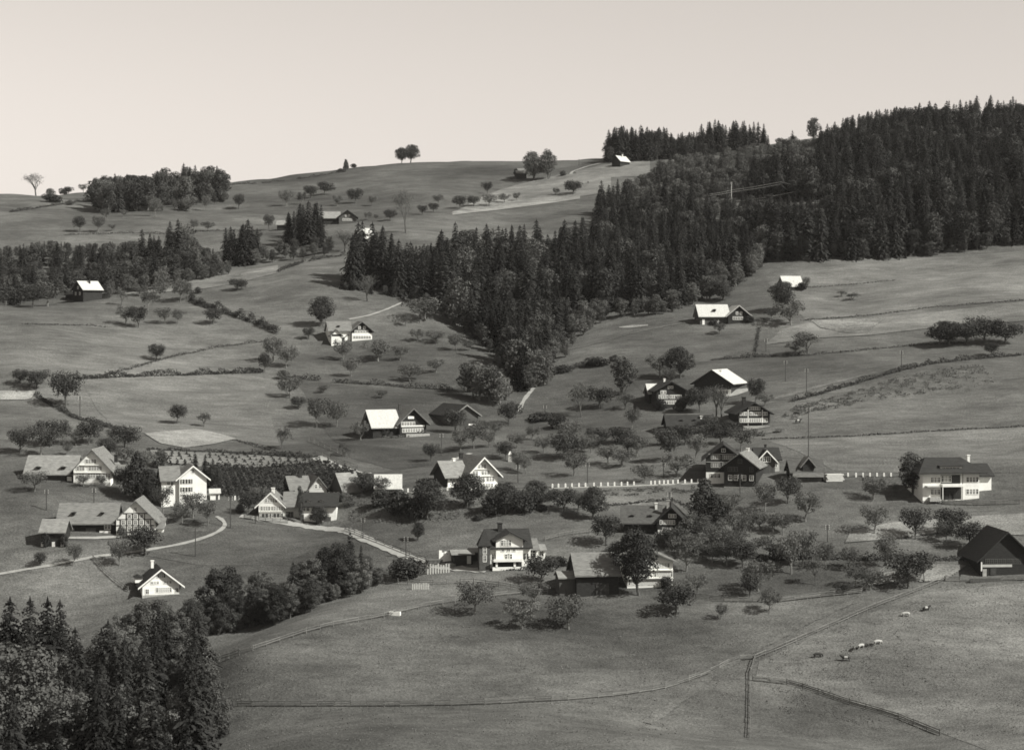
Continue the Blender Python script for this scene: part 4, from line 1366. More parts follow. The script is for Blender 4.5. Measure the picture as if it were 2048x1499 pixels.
# px, py of the foot, height px, width px, kind
TREES = [
 # upper meadow
 (573,412,30,26,'fruit'),(605,409,24,18,'fruit'),(622,396,24,28,'fruit_dark'),(649,390,25,30,'fruit_dark'),(675,412,20,20,'fruit'),(711,407,28,30,'fruit_dark'),(743,412,20,17,'fruit'),
 (812,466,80,38,'bare_tall'),(877,408,18,20,'fruit'),(844,429,18,18,'fruit_dark'),(866,425,18,18,'fruit_dark'),(920,417,24,30,'fruit_dark'),(947,413,20,26,'fruit_dark'),(978,413,24,28,'fruit'),(975,387,22,20,'fruit_dark'),
 (538,460,30,20,'fruit_dark'),(738,440,16,14,'fruit'),(752,440,11,12,'fruit'),(781,442,22,24,'fruit_dark'),(690,503,40,36,'bare_tall'),(515,479,16,16,'fruit'),
 (1008,406,18,24,'fruit'),(1034,402,16,16,'fruit'),(1111,390,14,16,'fruit'),(1146,389,26,32,'fruit_dark'),(1126,352,11,14,'bush_pale'),
 (1067,360,56,40,'round_pale'),(1097,358,58,36,'round_pale'),(1033,357,20,10,'round'),
 (803,325,31,24,'round'),(821,324,36,30,'round'),(692,341,23,14,'cone'),(708,332,8,12,'bush'),(682,345,8,16,'bush'),(1625,283,48,27,'tall'),
 # left skyline and upper left
 (72,390,42,36,'bare_tall'),(101,388,14,18,'bush_pale'),(128,388,12,20,'bush'),(137,388,14,16,'fruit_dark'),(167,384,16,16,'fruit'),(104,404,16,36,'bush'),(140,410,10,14,'bush_pale'),
 (311,433,32,24,'fruit'),(382,424,28,26,'fruit_pale'),(412,422,30,18,'fruit'),(477,418,29,22,'fruit_dark'),(247,434,14,14,'fruit'),(213,438,20,20,'fruit'),(196,464,30,24,'fruit'),(160,464,30,26,'fruit_dark'),
 (224,462,14,14,'fruit'),(387,462,22,16,'fruit'),(416,462,18,24,'fruit'),(300,421,30,26,'fruit'),(366,420,24,34,'bush_pale'),
 # left meadow
 (243,610,32,20,'bare'),(279,593,22,28,'fruit'),(321,597,30,30,'fruit'),(360,604,42,34,'fruit'),(376,601,36,20,'fruit'),(296,621,42,30,'fruit'),(475,581,22,34,'fruit_dark'),(396,587,13,14,'bush_pale'),
 (252,650,38,34,'fruit'),(277,655,40,34,'fruit_dark'),(330,648,32,32,'fruit'),(355,648,28,26,'fruit'),(426,648,30,36,'fruit_dark'),(67,615,42,40,'fruit_dark'),(96,612,46,62,'fruit'),
 (313,722,32,32,'fruit_dark'),(74,777,36,44,'fruit_dark'),(132,814,68,56,'fruit_dark'),(355,847,36,38,'fruit_dark'),(408,854,27,24,'bare'),(40,770,30,30,'fruit_dark'),
 # orchard behind the upper left farmhouse
 (103,892,50,56,'fruit_dark'),(126,889,44,36,'fruit'),(177,889,46,44,'fruit_dark'),(250,902,48,58,'fruit_dark'),(136,911,26,20,'fruit'),(82,910,56,56,'fruit'),(152,891,32,28,'fruit'),(212,915,34,40,'fruit_dark'),(225,885,26,30,'fruit'),(40,905,46,44,'fruit_dark'),
 (275,1000,100,62,'cone'),(300,1005,66,50,'round'),(248,985,50,36,'fruit_dark'),(250,930,36,44,'fruit'),(290,940,36,44,'fruit'),(322,935,34,36,'bush_pale'),(392,972,70,26,'spruce'),(408,974,64,28,'spruce'),(425,975,46,30,'round'),
 (327,1027,52,36,'fruit'),(364,1045,42,32,'fruit'),(386,1035,48,50,'fruit'),(415,1051,50,38,'fruit'),(290,1110,54,62,'fruit_dark'),(239,1131,50,42,'fruit'),(146,1131,42,30,'fruit'),(81,1131,26,26,'fruit_dark'),
 (69,982,38,46,'fruit'),(167,972,22,26,'fruit'),(204,970,20,18,'fruit_dark'),(92,1093,30,18,'bush'),(130,1093,24,14,'bush'),(245,1072,20,20,'bush_pale'),
 # middle meadow
 (640,652,60,46,'round'),(617,679,24,20,'fruit_dark'),(529,745,38,24,'fruit_dark'),(548,723,46,44,'fruit'),(573,736,44,40,'fruit_pale'),(567,758,18,26,'bush_pale'),(688,723,42,36,'fruit'),(757,722,42,50,'fruit_pale'),
 (800,721,28,28,'fruit'),(702,752,34,34,'fruit_pale'),(820,763,32,50,'fruit'),(873,745,26,30,'fruit'),(811,652,24,20,'bare'),(835,682,24,26,'fruit'),(873,686,24,36,'fruit'),(913,701,32,34,'fruit'),(939,701,22,28,'fruit'),
 (850,640,42,68,'fruit'),(735,602,48,40,'bare_tall'),(580,796,40,48,'fruit'),(597,818,24,32,'fruit_dark'),(647,786,16,22,'fruit'),(633,854,56,50,'fruit'),(673,854,48,42,'fruit'),(763,796,16,22,'fruit'),
 (722,880,36,34,'fruit'),(562,898,42,28,'bare'),(685,913,26,24,'bare'),(862,922,34,30,'fruit_dark'),(910,866,46,42,'fruit_dark'),(922,903,42,40,'fruit'),(947,897,44,40,'fruit'),(978,894,32,30,'fruit'),(758,868,24,24,'bush'),(770,873,20,18,'bush'),(745,868,34,30,'fruit_dark'),
 (990,870,26,32,'fruit'),(1012,918,34,34,'fruit_dark'),(1051,947,36,32,'fruit'),(1036,941,38,34,'fruit'),(1034,896,28,30,'fruit'),(1087,906,32,34,'fruit'),(1018,850,44,44,'fruit_dark'),(962,870,30,36,'fruit'),(1065,880,28,30,'fruit'),
 (1163,834,62,36,'bare'),(1197,817,42,50,'fruit_dark'),(1245,790,80,46,'tall'),(1263,857,40,34,'fruit'),(1319,755,44,42,'fruit_pale'),(1360,757,62,54,'round'),(1338,768,32,30,'fruit'),(1250,818,30,34,'bare'),
 (1194,731,16,62,'bush'),(1121,744,14,44,'bush'),(1230,722,12,20,'bush'),(1080,842,18,60,'bush'),(1120,856,26,46,'bush'),
 (1131,920,52,54,'fruit_dark'),(1141,888,44,52,'fruit'),(1148,951,44,46,'fruit'),(1150,915,40,40,'fruit'),(1215,927,36,44,'fruit_pale'),(1243,934,36,46,'fruit'),(1274,912,36,42,'fruit'),(1255,906,34,54,'fruit_dark'),(1200,890,34,52,'fruit_dark'),(1240,885,30,50,'fruit_dark'),(1182,905,34,40,'fruit'),
 (1352,953,46,54,'fruit_pale'),(1340,920,58,46,'fruit_dark'),(1290,967,38,44,'fruit'),(1393,916,46,44,'fruit'),(1325,890,34,44,'fruit'),(1370,890,38,46,'fruit_dark'),(1440,888,40,44,'fruit_dark'),(1482,902,46,48,'fruit'),(1410,885,34,40,'fruit'),
 (1400,824,48,42,'fruit_dark'),(1370,822,30,36,'fruit_dark'),(1433,834,62,40,'bare_tall'),(1443,834,56,36,'bare_tall'),(1320,820,22,26,'bush'),(1360,822,24,26,'bush'),(1511,806,46,34,'fruit_dark'),(1530,812,24,30,'fruit'),(1420,866,34,44,'fruit'),(1460,872,30,40,'fruit_dark'),
 # right
 (1562,622,58,48,'round'),(1582,650,46,52,'fruit'),(1545,640,24,30,'fruit'),(1612,573,18,16,'fruit'),(1605,580,16,22,'bush'),(1566,583,20,28,'fruit_dark'),(1682,594,13,16,'bare'),(1706,601,15,26,'bare'),(1615,710,44,54,'bare'),(1592,708,24,32,'fruit'),
 (1878,692,36,44,'fruit_dark'),(1900,690,48,62,'round'),(1934,688,40,58,'fruit_dark'),(1968,686,48,66,'fruit_dark'),(1884,662,20,16,'fruit_dark'),(1984,712,26,28,'fruit_dark'),(2010,688,40,60,'fruit_dark'),(1440,668,22,24,'fruit'),(1430,650,12,18,'bush'),(1500,645,14,20,'bush'),(1445,600,40,44,'round_pale'),
 (1746,999,44,52,'fruit'),(1825,988,82,52,'tall'),(1790,991,24,18,'bare'),(1749,1068,54,54,'fruit'),(1831,1078,60,52,'fruit_dark'),(1904,1071,52,58,'fruit_dark'),(1892,1084,42,38,'fruit'),(1939,1094,48,66,'fruit_dark'),(1850,985,26,22,'bush'),
 (1530,1022,54,48,'fruit'),(1612,1043,56,54,'fruit'),(1576,1006,50,48,'fruit_dark'),(1478,1088,62,44,'fruit'),(1500,1073,54,36,'fruit'),(1546,1064,38,44,'fruit_pale'),(1566,1069,40,40,'fruit'),(1456,1040,50,44,'fruit'),(1520,1060,34,34,'fruit'),
 (1582,1147,70,52,'fruit'),(1606,1132,68,52,'fruit'),(1652,1135,46,38,'fruit'),(1540,1117,44,48,'fruit'),(1560,1118,30,40,'bush'),(1699,1138,42,38,'fruit'),(1771,1134,62,46,'fruit'),(1816,1176,70,82,'fruit_dark'),(1848,1163,52,42,'fruit'),(1631,1169,56,30,'bare'),(1711,1172,42,38,'fruit'),(1741,1180,40,38,'fruit'),
 (1687,1187,22,34,'fruit_dark'),(1485,1135,52,58,'fruit_dark'),(1517,1182,60,62,'fruit'),(1500,1195,46,44,'fruit_dark'),(1539,1225,46,38,'fruit_pale'),(1442,1238,30,26,'fruit'),(1453,1130,46,42,'fruit'),(1425,1125,40,40,'fruit'),(1595,1115,30,40,'bush'),
 (1410,1041,86,62,'cone'),(1432,1045,60,50,'cone'),(1184,1038,64,54,'round'),(1128,1023,44,50,'fruit_dark'),(1155,1025,40,38,'fruit'),(1212,1090,58,58,'fruit_dark'),(1278,1190,132,90,'round'),(1372,1142,72,62,'fruit'),(1372,1088,50,56,'bush_pale'),(1425,1097,56,54,'fruit'),(1440,1112,50,44,'fruit_pale'),(1400,1070,40,50,'fruit'),(1350,1098,44,50,'fruit'),(1330,1090,30,40,'bush_pale'),(1465,1110,48,48,'fruit'),(1395,1112,46,50,'fruit'),
 (1395,1187,38,38,'fruit'),(1352,1228,54,64,'fruit_dark'),(1370,1200,40,44,'fruit'),(1335,1175,24,24,'bush'),(1245,1108,26,60,'bush_pale'),(1200,1135,24,44,'bush'),(1160,1130,20,40,'bush'),
 # below the road
 (855,1038,82,62,'round'),(935,1016,68,68,'round'),(1010,1028,62,66,'round'),(1073,1018,58,54,'round_pale'),(1045,1026,44,46,'bush'),(795,1026,44,62,'bush'),(760,1012,32,44,'bush'),(835,1081,38,22,'round'),(958,1038,12,26,'bush'),(1087,1021,12,20,'bush'),(830,1040,46,46,'bush'),(985,1030,40,44,'bush'),
 (1082,1167,54,56,'fruit_dark'),(949,1227,60,68,'fruit'),(1044,1257,58,56,'fruit_pale'),(1138,1257,64,68,'fruit_pale'),(1071,1210,46,44,'fruit'),(812,1156,40,76,'bush'),(1120,1130,18,40,'bush'),
 (498,1029,42,36,'fruit_dark'),(517,1008,34,40,'fruit'),(603,1047,78,14,'tall'),(640,1050,38,34,'round'),(730,986,42,54,'round_pale'),(758,987,32,40,'fruit'),(700,1010,20,30,'bush_pale'),(690,1000,16,24,'bush_pale'),(545,1000,22,30,'bush_pale'),(560,985,20,30,'bush'),(480,1025,18,20,'bush'),
]

DIRS = ['to the right of', 'upper right of', 'above', 'upper left of', 'to the left of', 'lower left of', 'below', 'lower right of']
ORD = ['nearest', 'second nearest', 'third nearest', 'fourth nearest', 'fifth nearest', 'sixth nearest', 'seventh nearest', 'eighth nearest', 'ninth nearest', 'tenth nearest', 'eleventh nearest', 'twelfth nearest']
EXTRA_LM = [('the pale mown field', 380, 876), ('the furrowed field', 1695, 653), ('the fenced pasture gate', 1510, 1320), ('the skyline pair of trees', 812, 310), ('the left skyline wood', 320, 385)]


def relate(items):
    """labels that say where each item stands: the nearest landmark, the side, and the order from it"""
    lms = LM + EXTRA_LM
    info = []
    for word, px, py in items:
        best = min(lms, key=lambda l: (l[1] - px) ** 2 + (1.3 * (l[2] - py)) ** 2)
        dx, dy = px - best[1], best[2] - py
        a = int(round(math.atan2(dy, dx) / (math.pi / 4))) % 8
        info.append((word, best[0], DIRS[a], math.hypot(dx, dy)))
    out = []
    for i, (w, l, d, r) in enumerate(info):
        same = sorted(q[3] for q in info if q[:3] == (w, l, d))
        if len(same) == 1:
            out.append('%s %s %s' % (w, d, l))
        else:
            out.append('%s %s %s %s' % (ORD[same.index(r)], w, d, l))
    return out


labels = relate([(WORDS[t[4]], t[0], t[1] - t[2] * .4) for t in TREES])
random.seed(5)
cnt = {}
for (px, py, h, w, kd), lb in zip(TREES, labels):
    p = at(px, py)
    s = F / p.y
    i = cnt.get(kd, 0)
    cnt[kd] = i + 1
    wm, cm, H, Wd = KIND[kd][i % len(KIND[kd])]
    nm, cat = NAMES[kd]
    t = empty(nm, p - Vector((0, 0, .1)), random.uniform(0, 6.28))
    kz, kx = h / s / H, w / s / Wd
    big = 1.08 if kd.startswith('fruit') else 1.06
    t.scale = (kx * big * random.uniform(.9, 1.1), kx * big * random.uniform(.9, 1.1), kz * big)
    t.rotation_euler = (random.gauss(0, .06), random.gauss(0, .06), random.uniform(0, 6.28))
    tag(t, lb, cat, {'tree': 'scattered orchard and farm trees', 'bush': 'bushes on the meadows'}[cat])
    a = link(bpy.data.objects.new('trunk', wm), t)
    c = link(bpy.data.objects.new('crown', cm), t)

# ------------------------------------------------------------------ woods
SPR = [whole_mesh('spruce', *spruce(300 + i, 18, random.uniform(3.4, 4.5), 26 + i, random.uniform(.25, .42), 9), M['needle'], M['bark']) for i in range(6)]
LAR = [whole_mesh('larch', *spruce(320 + i, 16, 3.6, 24, .18, 8), M['needle2'], M['bark']) for i in range(3)]
DEC = [whole_mesh('leafy', *broadleaf(340 + i, 13, 7.5, 1700, 20, .1, .62, .25, 'oval', .5), M['leaf'], M['bark']) for i in range(3)] + \
      [whole_mesh('leafy_pale', *broadleaf(350 + i, 13, 7.5, 1700, 20, .1, .62, .25, 'oval', .5), M['leaf_pale'], M['bark_pale']) for i in range(2)] + \
      [whole_mesh('leafy_dark', *broadleaf(360 + i, 13, 7.5, 1800, 20, .1, .62, .25, 'oval', .5), M['leaf_dark'], M['bark']) for i in range(2)]
DEN = [whole_mesh('leafy_near', *broadleaf(370 + i, 13, 7.5, 9000, 28, .05, .32, .2, 'oval', .4), M[m], M['bark']) for i, m in enumerate(('leaf', 'leaf', 'leaf_pale', 'leaf_pale', 'leaf_dark', 'leaf_dark'))]
VAR = {'D': (DEN[:2], 13.0), 'P': (DEN[2:4], 13.0), 'K': (DEN[4:], 13.0), 's': (SPR, 18.0), 'l': (LAR, 16.0), 'd': (DEC[:3], 13.0), 'p': (DEC[3:5], 13.0), 'k': (DEC[5:], 13.0)}


def inside(px, py, poly):
    r = np.zeros(px.shape, bool)
    n = len(poly)
    for i in range(n):
        x0, y0 = poly[i]
        x1, y1 = poly[(i + 1) % n]
        c = ((y0 > py) != (y1 > py)) & (px < (x1 - x0) * (py - y0) / ((y1 - y0) or 1e-9) + x0)
        r ^= c
    return r


WOOD = []                                  # (x, y, z, height, kind, wood name)


TOPS = {
 'right hand forest': [(1180,345),(1250,335),(1330,306),(1420,296),(1530,270),(1640,244),(1750,218),(1820,207),(1900,193),(2000,184),(2200,165)],
 'ravine forest': [(690,440),(760,446),(830,486),(872,482),(884,440),(940,424),(1000,430),(1180,428),(1230,440),(1500,440),(1540,505)],
 'skyline spruce row': [(1200,262),(1215,250),(1330,246),(1345,262),(1405,262),(1412,240),(1440,236),(1530,242),(1540,270)],
 'left skyline wood': [(170,372),(190,352),(230,345),(300,348),(340,322),(380,326),(430,326),(456,350)],
 'left valley wood': [(-60,500),(100,478),(160,486),(300,476),(330,446),(370,440),(400,490),(450,500)],
 'bottom left wood': [(-80,1165),(60,1172),(110,1175),(150,1195),(210,1212),(260,1214),(290,1204),(330,1212),(370,1204),(400,1215),(470,1400)],
 'streamside wood': [(340,1200),(400,1195),(415,1135),(440,1118),(480,1150),(520,1125),(560,1150),(580,1120),(610,1110),(640,1085),(690,1090),(735,1100),(750,1150)],
 'small dark spruce clump': [(440,460),(455,452),(490,440),(515,455)],
 'upper spruce clump': [(555,440),(600,405),(640,402),(655,440)],
}


def clip_top(name, px, py, hpx):
    if 1395 < px < 1650 and 404 < py < 510 and name in TOPS:
        hpx = min(hpx, max(py - 412 + (px * 7.13) % 30, 14))
    if name not in TOPS:
        return hpx
    t = TOPS[name]
    return min(hpx, py - float(np.interp(px, [q[0] for q in t], [q[1] for q in t])))


def wood(name, poly, yr, space, mix, hr, seed, wide=1.0):
    """scatter trees on the ground inside a region"""
    g = np.random.default_rng(seed)
    ys = yr[0], yr[1]
    pxs = [q[0] for q in poly]
    xa = min((min(pxs) - CX) / F * y for y in ys)
    xb = max((max(pxs) - CX) / F * y for y in ys)
    n = int((xb - xa) * (ys[1] - ys[0]) / space ** 2 * 4)
    X, Y = g.uniform(xa, xb, n), g.uniform(ys[0], ys[1], n)
    Z = ground(X, Y)
    ok = inside(CX + F * X / Y, HY - F * Z / Y, poly)
    X, Y, Z = X[ok], Y[ok], Z[ok]
    cell = {}
    for x, y, z in zip(X, Y, Z):
        c = (int(x // space), int(y // space))
        if any((x - a) ** 2 + (y - b_) ** 2 < space ** 2 for i in (-1, 0, 1) for j in (-1, 0, 1) for a, b_ in cell.get((c[0] + i, c[1] + j), ())):
            continue
        cell.setdefault(c, []).append((x, y))
        k = mix[int(g.random() * len(mix))]
        h = g.uniform(*hr)
        if k in 'dpk':
            h *= .8
        s_ = F / y
        h = clip_top(name, CX + F * x / y, HY - F * z / y, h * s_) / s_ * (1 if g.random() < .3 else g.uniform(.9, 1))
        if h > 4:
            WOOD.append((x, y, float(z), h, k, name, None))


def edge(name, line, n, hr, mix, seed):
    """young trees and shrubs along the front of a wood"""
    g = np.random.default_rng(seed)
    for q in resample(line, n):
        px, py = q[0] + g.uniform(-12, 12), q[1] + g.uniform(-5, 4)
        p = at(px, py)
        WOOD.append((p.x, p.y, p.z, g.uniform(*hr), mix[int(g.random() * len(mix))], name, None))


def single(name, px, py, h, k):
    p = at(px, py)
    WOOD.append((p.x, p.y, p.z, h / (F / p.y), k, name, (px, py - h * .7)))


RIGHT = 'right hand forest'
RAV = 'ravine forest'
# right hand forest, its pale upper rim, the ravine forest, the other woods
wood(RIGHT, [(1530,500),(1540,522),(1650,520),(1800,518),(1900,503),(1990,497),(2200,480),(2200,330),(1990,330),(1500,380)], (690, 960), 5.0, 'sssskssslsk', (12, 24), 1)
wood(RIGHT, [(1640,290),(1750,272),(2000,254),(2200,245),(2200,335),(1990,335),(1640,372)], (860, 1080), 5.0, 'ssksslk', (11, 21), 2)
wood(RIGHT, [(1330,345),(1420,330),(1520,312),(1640,292),(1640,370),(1500,395),(1400,415),(1290,420),(1240,415),(1270,385)], (860, 1100), 5.0, 'ddpddldk', (8, 14), 3)
wood(RIGHT, [(1195,425),(1290,420),(1400,415),(1500,395),(1535,520),(1420,470),(1300,500),(1190,505)], (700, 960), 5.0, 'sskslksd', (9, 18), 4)
wood(RAV, [(880,545),(1000,525),(1100,518),(1190,505),(1300,500),(1230,620),(1160,640),(1110,690),(1086,745),(1045,785),(1030,760),(995,705),(905,645),(880,615)], (560, 850), 4.7, 'sssssskkld', (10, 22), 5)
wood(RAV, [(1190,505),(1300,500),(1420,470),(1535,520),(1500,545),(1420,590),(1330,622),(1215,622)], (630, 850), 5.0, 'sssslsk', (12, 20), 6)
wood(RAV, [(1420,560),(1520,525),(1525,540),(1430,600),(1400,600)], (630, 800), 5, 'pdp', (10, 13), 7)
wood(RAV, [(700,560),(760,555),(880,560),(885,612),(760,580),(700,578)], (640, 790), 5.2, 'sssl', (18, 23), 8)
wood(RAV, [(760,545),(880,545),(880,600),(800,585)], (640, 790), 5.2, 'lldsk', (13, 17), 9)
wood(RAV, [(1092,735),(1110,695),(1165,655),(1210,628),(1180,640),(1120,690),(1085,750)], (540, 700), 4.2, 'dpdk', (9, 13), 10)
wood('skyline spruce row', [(1216,326),(1300,322),(1335,318),(1335,310),(1216,318)], (1000, 1180), 4.6, 'sssk', (12, 21), 11)
wood('skyline spruce row', [(1335,320),(1420,312),(1420,302),(1335,310)], (1000, 1180), 4.6, 'skl', (9, 15), 21)
wood('skyline spruce row', [(1412,310),(1530,303),(1530,297),(1412,300)], (1000, 1180), 7.5, 'ss', (13, 20), 22)
wood('left skyline wood', [(185,424),(230,428),(330,416),(440,402),(450,390),(400,384),(190,398)], (860, 1080), 5.6, 'kskdkksp', (13, 23), 12)
wood('left valley wood', [(-60,620),(50,608),(110,598),(200,592),(300,576),(400,556),(445,545),(445,520),(380,503),(200,500),(-60,505)], (650, 860), 5.6, 'kdlskdlk', (10, 15), 13)
wood('small dark spruce clump', [(450,536),(515,528),(515,510),(450,515)], (690, 850), 4.6, 'sss', (17, 24), 14)
wood('upper spruce clump', [(575,492),(645,488),(645,470),(575,474)], (740, 900), 5.2, 'sss', (15, 22), 15)
wood('bushy strip above the middle meadow', [(510,530),(600,520),(660,512),(660,498),(580,502),(515,515)], (690, 850), 4.6, 'dkp', (6, 10), 16)
wood('bottom left wood', [(-80,1700),(-80,1395),(60,1400),(150,1440),(240,1400),(330,1370),(385,1380),(410,1445),(410,1700)], (262, 372), 5.4, 'sssssssp', (15, 23), 17)
wood('bottom left wood', [(200,1400),(240,1290),(330,1250),(380,1300),(420,1400),(440,1500),(330,1480)], (330, 395), 4.6, 'pdps', (11, 16), 18)
wood('streamside wood', [(370,1280),(430,1275),(520,1262),(620,1225),(700,1190),(745,1178),(745,1160),(640,1175),(520,1225),(400,1240)], (366, 415), 4.2, 'dkdkkp', (7, 14), 19)
edge(RIGHT, [(1540,520),(1650,518),(1800,517),(1900,502),(1990,496),(2150,485)], 34, (3, 8), 'kkdks', 51)
edge(RAV, [(885,625),(930,665),(990,710),(1030,770)], 14, (3, 8), 'kdks', 52)
edge(RAV, [(1100,735),(1150,672),(1215,632),(1330,626),(1420,596),(1520,540)], 34, (4, 9), 'dpkdp', 53)
edge(RAV, [(700,580),(780,588),(870,618)], 12, (3, 7), 'kdl', 54)
edge('left valley wood', [(210,594),(300,578),(400,558),(450,548)], 26, (4, 8), 'dpkd', 55)
edge('streamside wood', [(390,1268),(470,1262),(560,1240),(640,1205),(745,1172)], 40, (3, 8), 'pdkpd', 57)
edge('left skyline wood', [(190,424),(330,418),(440,404)], 16, (3, 7), 'dpk', 56)
for px, py, h, k in ((700,1178,118,'s'),(722,1176,88,'s'),(586,1228,108,'s'),(440,1262,140,'k'),(650,1195,110,'k'),(680,1190,112,'k'),(625,1205,100,'d'),(520,1240,110,'d'),(340,446+90,96,'s'),(356,536,100,'s'),(372,530,92,'d'),(284,560,104,'s'),
                     (300,560,96,'s'),(316,556,80,'s'),(468,530,74,'s'),(482,528,70,'s'),(496,528,92,'s'),(588,490,70,'s'),(602,488,62,'s'),(617,488,88,'s'),(634,486,84,'s'),(640,494,60,'s'),
                     (1420,305,62,'s'),(1430,303,66,'s'),(1403,308,62,'s'),(1228,322,68,'s'),(1243,322,72,'s'),(1254,322,66,'s'),(1271,322,62,'s'),(1220,324,60,'s'),(725,560,120,'s'),(745,565,124,'s'),(710,575,110,'s'),(765,575,120,'s'),(1073,775,84,'d'),(1090,770,70,'p'),(1060,782,60,'d'),(1036,768,96,'s'),(1050,772,104,'s'),(1044,750,96,'s'),(1064,756,96,'s'),(1080,748,84,'s'),(1028,752,90,'s'),
                     (945,795,76,'d'),(960,800,80,'p'),(980,806,84,'d'),(1000,810,70,'p'),(935,785,64,'k'),(990,800,70,'k'),(1012,800,50,'p'),
                     (60,1440,250,'s'),(120,1420,225,'s'),(95,1470,280,'s'),(150,1430,180,'s'),(20,1440,250,'s'),(230,1500,240,'s'),(290,1520,250,'s'),(325,1500,210,'s'),(190,1560,210,'s'),(75,1560,200,'p'),(110,1580,190,'p'),(40,1600,330,'d'),(150,1600,230,'d'),(400,1500,190,'d'),(375,1480,170,'d'),(418,1470,110,'p'),(446,1470,60,'s'),(340,1490,150,'p'),(255,1580,230,'p'),(210,1420,170,'p'),(240,1400,160,'p'),(300,1330,145,'p'),(320,1310,120,'p'),(350,1340,130,'d'),(280,1290,90,'d'),(395,1290,75,'k'),(380,1275,85,'k')):
    nm = ('bottom left wood' if (py > 1280) else 'streamside wood') if py > 1000 else RAV if 690 < px < 1100 and py > 540 else 'skyline spruce row' if px > 1200 else 'left valley wood' if px < 440 else 'upper spruce clump' if px > 560 else 'small dark spruce clump'
    single(nm, px, py, h, k)

random.seed(3)
WCAT = {'s': ('spruce_tree', 'dark spruce'), 'l': ('larch_tree', 'lighter conifer'), 'd': ('forest_tree', 'leafy tree'), 'p': ('forest_tree', 'pale leafy tree'), 'k': ('forest_tree', 'dark leafy tree')}
WOOD.sort(key=lambda t: -t[3] * F / t[1])
quota = {'spruce_tree': 290 - cnt.get('spruce', 0), 'larch_tree': 290, 'forest_tree': 295}
rest = {}
print('trees in woods', len(WOOD))
SL = relate([(WCAT[t[4]][1], t[6][0], t[6][1]) for t in WOOD if t[6]])
SL = dict(zip([i for i, t in enumerate(WOOD) if t[6]], SL))
for wi, (x, y, z, h, k, nm, fl) in enumerate(WOOD):
    name, word = WCAT[k]
    if 'bottom' in nm or 'stream' in nm:
        k = {'d': 'D', 'p': 'P', 'k': 'K'}.get(k, k)
    ms, H = VAR[k]
    v = random.randrange(len(ms))
    sc = h / H
    wide = sc * random.uniform(.85, 1.2)
    rz = random.uniform(0, 6.28)
    u = CX + F * x / y
    if quota[name] > 0 and -20 < u < 2070:
        quota[name] -= 1
        o = link(bpy.data.objects.new(name, ms[v]))
        o.location = (x, y, z - .1)
        o.scale = (wide, wide, sc)
        o.rotation_euler = (0, 0, rz)
        tag(o, SL.get(wi) or '%s standing among the trees of the %s' % (word, nm), 'tree', '%ss of the %s' % (word, nm))
        rest.setdefault(k, []).append(None)
        rest[k].pop()
        VAR.setdefault(('src', k, v), o)
    else:
        rest.setdefault(k, []).append((x, y, z - .1, wide, sc, rz, v))


def rest_trees():
    """the remaining trees of the woods: one object that sets copies of the trees above on its points"""
    pts, scl, rot, var = [], [], [], []
    src = []
    for k, L in rest.items():
        for x, y, z, w, s, rz, v in L:
            q = VAR.get(('src', k, v))
            if q is None:
                continue
            if q not in src:
                src.append(q)
            pts.append((x, y, z))
            scl.append((w, w, s))
            rot.append((0, 0, rz))
            var.append(src.index(q))
    print('rest', len(pts))
    if not pts:
        return
    me = bpy.data.meshes.new('forest_mass')
    me.from_pydata(pts, [], [])
    a = me.attributes.new('tree_scale', 'FLOAT_VECTOR', 'POINT')
    a.data.foreach_set('vector', np.array(scl, np.float32).ravel())
    a = me.attributes.new('tree_turn', 'FLOAT_VECTOR', 'POINT')
    a.data.foreach_set('vector', np.array(rot, np.float32).ravel())
    a = me.attributes.new('tree_kind', 'INT', 'POINT')
    a.data.foreach_set('value', var)
    o = link(bpy.data.objects.new('forest_mass', me))
    tag(o, 'remaining smaller trees filling the depth of the woods', 'forest', kind='stuff')
    ng = bpy.data.node_groups.new('forest_mass', 'GeometryNodeTree')
    ng.interface.new_socket('Geometry', in_out='INPUT', socket_type='NodeSocketGeometry')
    ng.interface.new_socket('Geometry', in_out='OUTPUT', socket_type='NodeSocketGeometry')
    N, L = ng.nodes.new, ng.links.new
    gi, go = N('NodeGroupInput'), N('NodeGroupOutput')
    jo = N('GeometryNodeJoinGeometry')
    at_s, at_r, at_k = N('GeometryNodeInputNamedAttribute'), N('GeometryNodeInputNamedAttribute'), N('GeometryNodeInputNamedAttribute')
    at_s.data_type, at_r.data_type, at_k.data_type = 'FLOAT_VECTOR', 'FLOAT_VECTOR', 'INT'
    at_s.inputs['Name'].default_value, at_r.inputs['Name'].default_value, at_k.inputs['Name'].default_value = 'tree_scale', 'tree_turn', 'tree_kind'
    for i, q in enumerate(src):
        oi = N('GeometryNodeObjectInfo')
        oi.transform_space = 'ORIGINAL'
        oi.inputs['Object'].default_value = q
        oi.inputs['As Instance'].default_value = False
        cp = N('FunctionNodeCompare')
        cp.data_type = 'INT'
        cp.operation = 'EQUAL'
        L(at_k.outputs['Attribute'], cp.inputs[2])
        cp.inputs[3].default_value = i
        ip = N('GeometryNodeInstanceOnPoints')
        L(gi.outputs[0], ip.inputs['Points'])
        L(cp.outputs['Result'], ip.inputs['Selection'])
        L(oi.outputs['Geometry'], ip.inputs['Instance'])
        L(at_r.outputs['Attribute'], ip.inputs['Rotation'])
        L(at_s.outputs['Attribute'], ip.inputs['Scale'])
        L(ip.outputs['Instances'], jo.inputs['Geometry'])
    L(jo.outputs['Geometry'], go.inputs[0])
    md = o.modifiers.new('trees', 'NODES')
    md.node_group = ng


rest_trees()

# ------------------------------------------------------------------ hedges, thicket, low plants
rng = np.random.default_rng(77)


